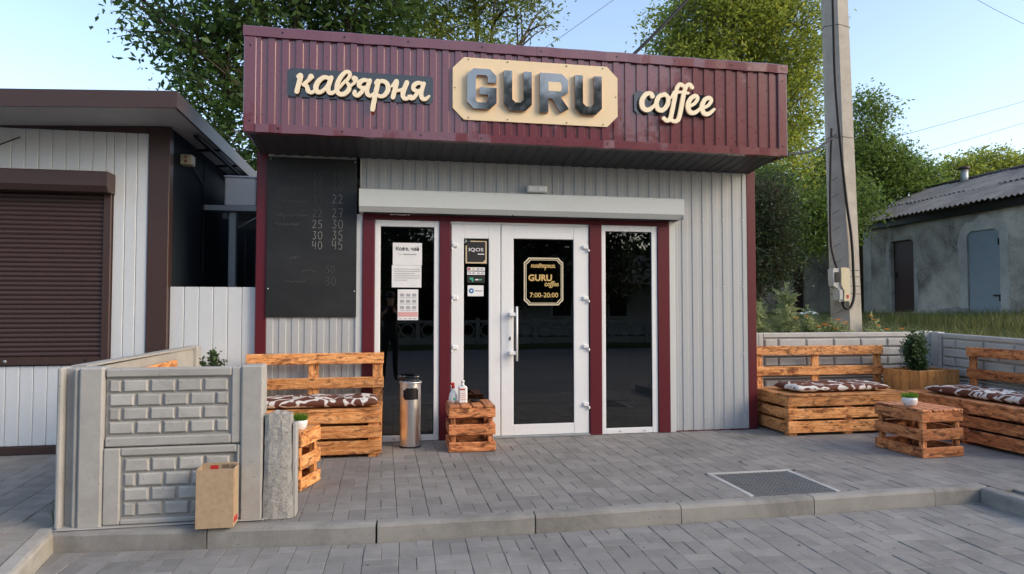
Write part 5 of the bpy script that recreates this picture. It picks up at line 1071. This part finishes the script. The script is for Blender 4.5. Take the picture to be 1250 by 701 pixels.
def weed(name, x, y, h, label, group, head='thistle'):
    z = lawn_z(x, y); t = thing(name, label, 'weed' if head == 'thistle' else 'flower', (x, y, z), group); lx, ly = random.gauss(0, .08)*h, random.gauss(0, .05)*h
    L = [([(x, y, z-.02), (x+lx*.4, y+ly*.4, z+h*.5), (x+lx, y+ly, z+h)], [.006, .005, .003])]; tips = [(x+lx, y+ly, z+h)]
    for k in range(3 if head == 'thistle' else 1):
        f = random.uniform(.45, .75); a = random.uniform(0, 6.28); e = (x+lx*f+.10*h*math.cos(a)*1.6, y+ly*f+.1*h*math.sin(a)*1.6, z+h*random.uniform(.72, .95)); L.append(([(x+lx*f, y+ly*f, z+h*f), e], [.004, .003])); tips.append(e)
    tubes('stem', L, M_weed, t, 5); m_ = 120 if head == 'thistle' else 40; f = RNG.uniform(.02, .9, m_)
    P = np.stack([x+lx*f, y+ly*f, z+h*f], 1)+RNG.normal(0, .02, (m_, 3)); V, F = leaf_cloud(m_, P, .12*h+.05, .28, .1); fast('leaves', V-np.array((x, y, z)), F, M_weed, t, (x, y, z))
    for e in tips[:3]:
        if head == 'thistle':
            d = RNG.normal(size=(26, 3)); d[:, 2] = abs(d[:, 2])+.3; d /= np.linalg.norm(d, axis=1)[:, None]; P = np.array(e)+d*.012; w_ = RNG.normal(size=(26, 3))*.003; V = np.stack([P-w_, P+w_, P+d*.035], 1).reshape(-1, 3); fast('seed_head', V-np.array(e), np.arange(78).reshape(26, 3), M_weed, t, e)
        else:
            V, F = [], []; rr = random.uniform(.036, .048)
            for ring_, (r0, up_) in enumerate(((1, .25), (.7, .5))):
                for k in range(13):
                    a = 2*math.pi*k/13+ring_*.24; da = .2; R_o = rr*r0; o_ = len(V); V += [(e[0], e[1], e[2]+.002*ring_), (e[0]+R_o*.7*math.cos(a-da), e[1]+R_o*.7*math.sin(a-da)*.9-.004, e[2]+R_o*up_*.6), (e[0]+R_o*math.cos(a), e[1]+R_o*math.sin(a)*.9-.006, e[2]+R_o*up_), (e[0]+R_o*.7*math.cos(a+da), e[1]+R_o*.7*math.sin(a+da)*.9-.004, e[2]+R_o*up_*.6)]; F.append((o_, o_+1, o_+2, o_+3))
            raw('flower_head', V, F, M_petal, t); break
for x, y, h in ((4.45, .8, .50), (4.62, 1.1, .42), (4.78, 1.3, .55), (4.95, 1.0, .74), (5.05, 1.2, .70), (5.22, 1.5, .45), (4.86, .8, .45), (5.36, 1.1, .42), (5.50, 1.3, .48), (5.12, .75, .32), (4.3, .9, .6), (5.42, .75, .30)): weed('thistle_weed', x, y, h, 'dry pale-green thistle weed in the bed left of the utility pole', 'weeds behind the low fence')
for x, y, h in ((4.98, .75, .31), (5.10, .8, .34), (5.28, .7, .24), (5.34, .75, .23), (5.42, .65, .30), (5.47, .62, .25), (5.51, .66, .27), (5.38, .62, .19), (5.15, .62, .21)): weed('marigold', x, y, h, 'orange marigold in the bed left of the utility pole', 'marigolds left of the pole', 'm')
for x, y, h in ((5.98, .70, .35), (6.06, .75, .30), (5.97, .62, .24), (6.12, .62, .19), (6.28, .6, .20)): weed('marigold', x, y, h, 'orange marigold in the bed right of the utility pole', 'marigolds right of the pole', 'm')
ft = thing('grass_tuft', 'green grass tuft at the foot of the left concrete fence beside the path', 'grass', (-1.975, -2.10, 0)); n = 120
b = np.stack([-1.985+RNG.normal(0, .012, n), -2.10+RNG.normal(0, .05, n), np.zeros(n)], 1); L_ = RNG.uniform(.06, .15, n); tip = b+np.stack([-abs(RNG.normal(.25, .3, n))*L_, RNG.normal(0, .35, n)*L_, L_], 1); w = RNG.normal(size=(n, 3))*.002
fast('blades', np.stack([b-w, b+w, tip], 1).reshape(-1, 3)-np.array((-1.975, -2.10, 0)), np.arange(3*n).reshape(n, 3), M_grass, ft, (-1.975, -2.10, 0))

# ------------------------------------------------------------------ the other side of the road (seen in the glass) and trees off to the right
def copy_thing(src, loc, rz, label, sca=(1, 1, 1)):
    r = src.copy(); C.objects.link(r); r.location = loc; r.rotation_euler = (0, 0, rz); r.scale = sca; r['label'] = label
    for ch in src.children:
        c_ = ch.copy(); C.objects.link(c_); c_.parent = r
    return r
t0 = tree('roadside_tree', 'dark roadside tree across the road, reflected in the left window', 'tree', (-7, -23, 0), (-7, -23, 3.2),
     [(-7, -23, 6.5, 2.6, 2.4, 2.0), (-8.8, -23, 4.8, 1.8, 1.8, 1.5), (-5.2, -22.8, 5.0, 1.8, 1.8, 1.6), (-7, -23, 8.6, 1.7, 1.7, 1.3), (-6.4, -22.6, 3.0, 2.4, 1.6, 1.4), (-8.4, -22.6, 2.6, 1.8, 1.5, 1.3)], 1900, 9, .26, .28, M_leafD, .22, 21, group='trees across the road')
for x, y, rz, k, h, lab in ((-.5, -24, .7, .92, .9, 'behind the photographer, reflected in the entrance door'), (5.4, -23, 2.1, .95, 1.15, 'reflected in the right half of the entrance door'), (8.9, -24, 3.3, .9, 1.2, 'before the house, reflected in the window right of the entrance'), (14.5, -21, .4, 1.15, 1.5, 'tall, just past the house'), (22, -24, 5.2, 1.15, 1.1, 'farthest right across the road'), (-14, -24, 1.4, 1.0, .95, 'farthest left across the road')):
    copy_thing(t0, (x, y, 0), rz, 'dark roadside tree '+lab, (k, k, h))
hg = thing('backdrop', 'tall dark hedge behind the trees across the road, added to darken the glass reflections', 'backdrop', (6, -28, 0)); nl = 16000  # added leaf wall, hides bright ground and sky from the window reflections
P = np.stack([RNG.uniform(-28, 40, nl), -31.5+RNG.normal(0, .5, nl), RNG.uniform(0, 5.2, nl)+RNG.normal(0, .3, nl)], 1); V, F = leaf_cloud(nl, P, .55, .5); fast('foliage', V-np.array((6, -28, 0)), F, M_leafD, hg, (6, -28, 0)); box('core', -28, 40, -33.5, -32.2, 0, 5.0, M_bark, hg, .3)
of = thing('ornamental_fence', 'low pale ornamental concrete fence with rings across the road, reflected in the glass', 'fence', (4, -17.8, 0))
ringm = None
for i in range(13):
    x = -10+i*2.2; post(of, x-.07, x+.07, -17.9, -17.76, 1.0, M_rubble)
    for z0, z1 in ((.02, .26), (.80, .90)): box('rail', x+.071, x+2.129, -17.86, -17.80, z0, z1, M_rubble, of, .006)
    for k in range(4):
        cx, cz, r = x+.36+k*.49, .53, .235
        if ringm is None:
            v, f = tube_data([(r*math.cos(a), 0, r*math.sin(a)) for a in np.linspace(0, 2*math.pi, 19)], .032, 6, False); ringm = bpy.data.meshes.new('ring'); ringm.from_pydata(v, [], f)
        link('ring', ringm, M_rubble, of, (cx, -17.83, cz))
ho = thing('house', 'low house with grey corrugated roof across the road, reflected in the right window', 'building', (11, -27, 0)); box('wall', 6.5, 16, -30, -26, 0, 2.7, M_patch, ho, 0)
raw('roof', [(6, -25.4, 2.6), (16.5, -25.4, 2.6), (16.5, -28, 4.3), (6, -28, 4.3), (16.5, -30.6, 2.6), (6, -30.6, 2.6)], [(0, 1, 2, 3), (3, 2, 4, 5)], M_slate, ho)
for x in (8, 11, 14): w_ = box('window', x, x+1.1, -25.99, -25.95, .9, 2.1, M_wplank, ho, 0); box('pane', x+.08, x+1.02, -25.945, -25.94, .98, 2.02, M_black, w_, 0)

# ------------------------------------------------------------------ the photographer, seen only as a reflection in the left window
def person():
    J = {}; E = []; Rr = {}
    def j(n, p, r): J[n] = Vector(p); Rr[n] = r
    j('pelvis', (.0, -7.14, .80), .135); j('waist', (.0, -7.13, .98), .125); j('chest', (.0, -7.11, 1.18), .145); j('neck0', (.0, -7.10, 1.36), .065); j('neck', (.0, -7.08, 1.42), .052); j('head', (.0, -7.05, 1.50), .082); j('crown', (.0, -7.06, 1.60), .078)
    E += [('pelvis', 'waist'), ('waist', 'chest'), ('chest', 'neck0'), ('neck0', 'neck'), ('neck', 'head'), ('head', 'crown')]
    for s, q in ((-1, 'l'), (1, 'r')):
        j('sh'+q, (s*.17, -7.10, 1.33), .062); j('el'+q, (s*.27, -6.98, 1.10), .044); j('wr'+q, (s*.115, -6.80, 1.25), .029); j('pa'+q, (s*.082, -6.775, 1.285), .030)
        j('hip'+q, (s*.095, -7.14, .76), .10); j('kn'+q, (s*.11, -7.11, .36), .062); j('an'+q, (s*.12, -7.14, -.06), .042); j('to'+q, (s*.135, -6.98, -.095), .034)
        E.extend([('chest', 'sh'+q), ('sh'+q, 'el'+q), ('el'+q, 'wr'+q), ('wr'+q, 'pa'+q), ('pelvis', 'hip'+q), ('hip'+q, 'kn'+q), ('kn'+q, 'an'+q), ('an'+q, 'to'+q)])
        for k in range(4):
            a, b = 'f%d%s' % (k, q), 'g%d%s' % (k, q); j(a, (s*.075, -6.745-.002*k, 1.318-.021*k), .0095); j(b, (s*(.048-.004*(k == 3)), -6.735, 1.318-.021*k), .0085); E.extend([('pa'+q, a), (a, b)])
        j('th'+q, (s*.07, -6.80, 1.315), .011); j('tt'+q, (s*.045, -6.815, 1.335), .009); E.extend([('pa'+q, 'th'+q), ('th'+q, 'tt'+q)])
    names = list(J); ix = {n_: i for i, n_ in enumerate(names)}; me = bpy.data.meshes.new('body'); me.from_pydata([J[n_] for n_ in names], [(ix[a], ix[b]) for a, b in E], []); o = bpy.data.objects.new('tmp', me); C.objects.link(o)
    md = o.modifiers.new('skin', 'SKIN'); md.use_smooth_shade = True
    for n_, v in zip(names, me.skin_vertices[0].data): v.radius = (Rr[n_], Rr[n_]); v.use_root = n_ == 'pelvis'
    o.modifiers.new('sub', 'SUBSURF').levels = 1; dgp = bpy.context.evaluated_depsgraph_get(); m2 = bpy.data.meshes.new_from_object(o.evaluated_get(dgp)); bpy.data.objects.remove(o); m2.name = 'body'
    m2.materials.clear(); m2.materials.append(M_cloth); m2.materials.append(M_skin)
    for p in m2.polygons:
        c_ = p.center; fore = c_.y > -6.93 and c_.z > 1.0; p.material_index = 1 if fore or c_.z > 1.39 else 0
    t = thing('person', 'photographer in dark clothes holding up a camera, reflected in the left window', 'person', (0, -7.1, -.13)); m2.transform(Matrix.Translation((0, 7.1, .13))); link('body', m2, None, t, (0, -7.1, -.13)); smooth(m2)
    V, F = [], []; n1, n2 = 16, 10                                       # short dark hair
    for i in range(n2):
        th = math.pi*.62*i/(n2-1)
        for k in range(n1): a = 2*math.pi*k/n1; V.append((.098*math.sin(th)*math.cos(a), -7.075+.108*math.sin(th)*math.sin(a), 1.565+.105*math.cos(th)))
    F = [(i*n1+k, i*n1+(k+1) % n1, (i+1)*n1+(k+1) % n1, (i+1)*n1+k) for i in range(n2-1) for k in range(n1)]; raw('hair', V, F, M_black, t, True)
    for s in (-1, 1): lathe('eye', [(.001, -.008), (.008, 0), (.001, .008)], (s*.032, -6.968, 1.515), M_black, t, 8)
    tubes('nose', [([(0, -6.972, 1.515), (0, -6.948, 1.485), (0, -6.965, 1.478)], [.007, .012, .007])], M_skin, t, 8); box('mouth', -.022, .022, -6.972, -6.962, 1.448, 1.455, M_pink, t, .002)
    cmr = thing('photo_camera', 'black camera held by the photographer', 'camera', (0, -6.77, 1.25)); box('camera_body', -.055, .055, -6.795, -6.745, 1.255, 1.335, M_black, cmr, .008); lathe('lens', [(.028, 0), (.030, .03), (.026, .035)], (0, 0, 0), M_black, None, 20); L_ = C.objects[-1]; L_.parent = cmr; L_.rotation_euler = (-math.pi/2, 0, 0); L_.location = Vector((0, -6.744, 1.30))-W[cmr]
person()

# ------------------------------------------------------------------ small debris on the paving
V, F = [], []
for k in range(90):
    st_ = k % 3 == 0; x = random.uniform(-.8, 4.2); y = random.uniform(-3.5, -2.65) if st_ else random.uniform(-2.3, -.1); z = -.107 if st_ else .0045; r = random.uniform(.003, .009)*(1.6 if k < 8 else 1); o = len(V); a0 = random.uniform(0, 6.28)
    V += [(x+r*random.uniform(.6, 1.2)*math.cos(a0+i*1.2566), y+r*random.uniform(.6, 1.2)*math.sin(a0+i*1.2566), z+random.uniform(0, .002)) for i in range(5)]+[(x, y, z+.004)]; F += [(o+i, o+(i+1) % 5, o+5) for i in range(5)]
d_ = raw('paving_debris', V, F, speckled('debris', (.07, .055, .04), .5, 3, 8, .95, .1)); d_['kind'] = 'stuff'; d_['label'] = 'crumbs of soil and leaf litter scattered over the paving'
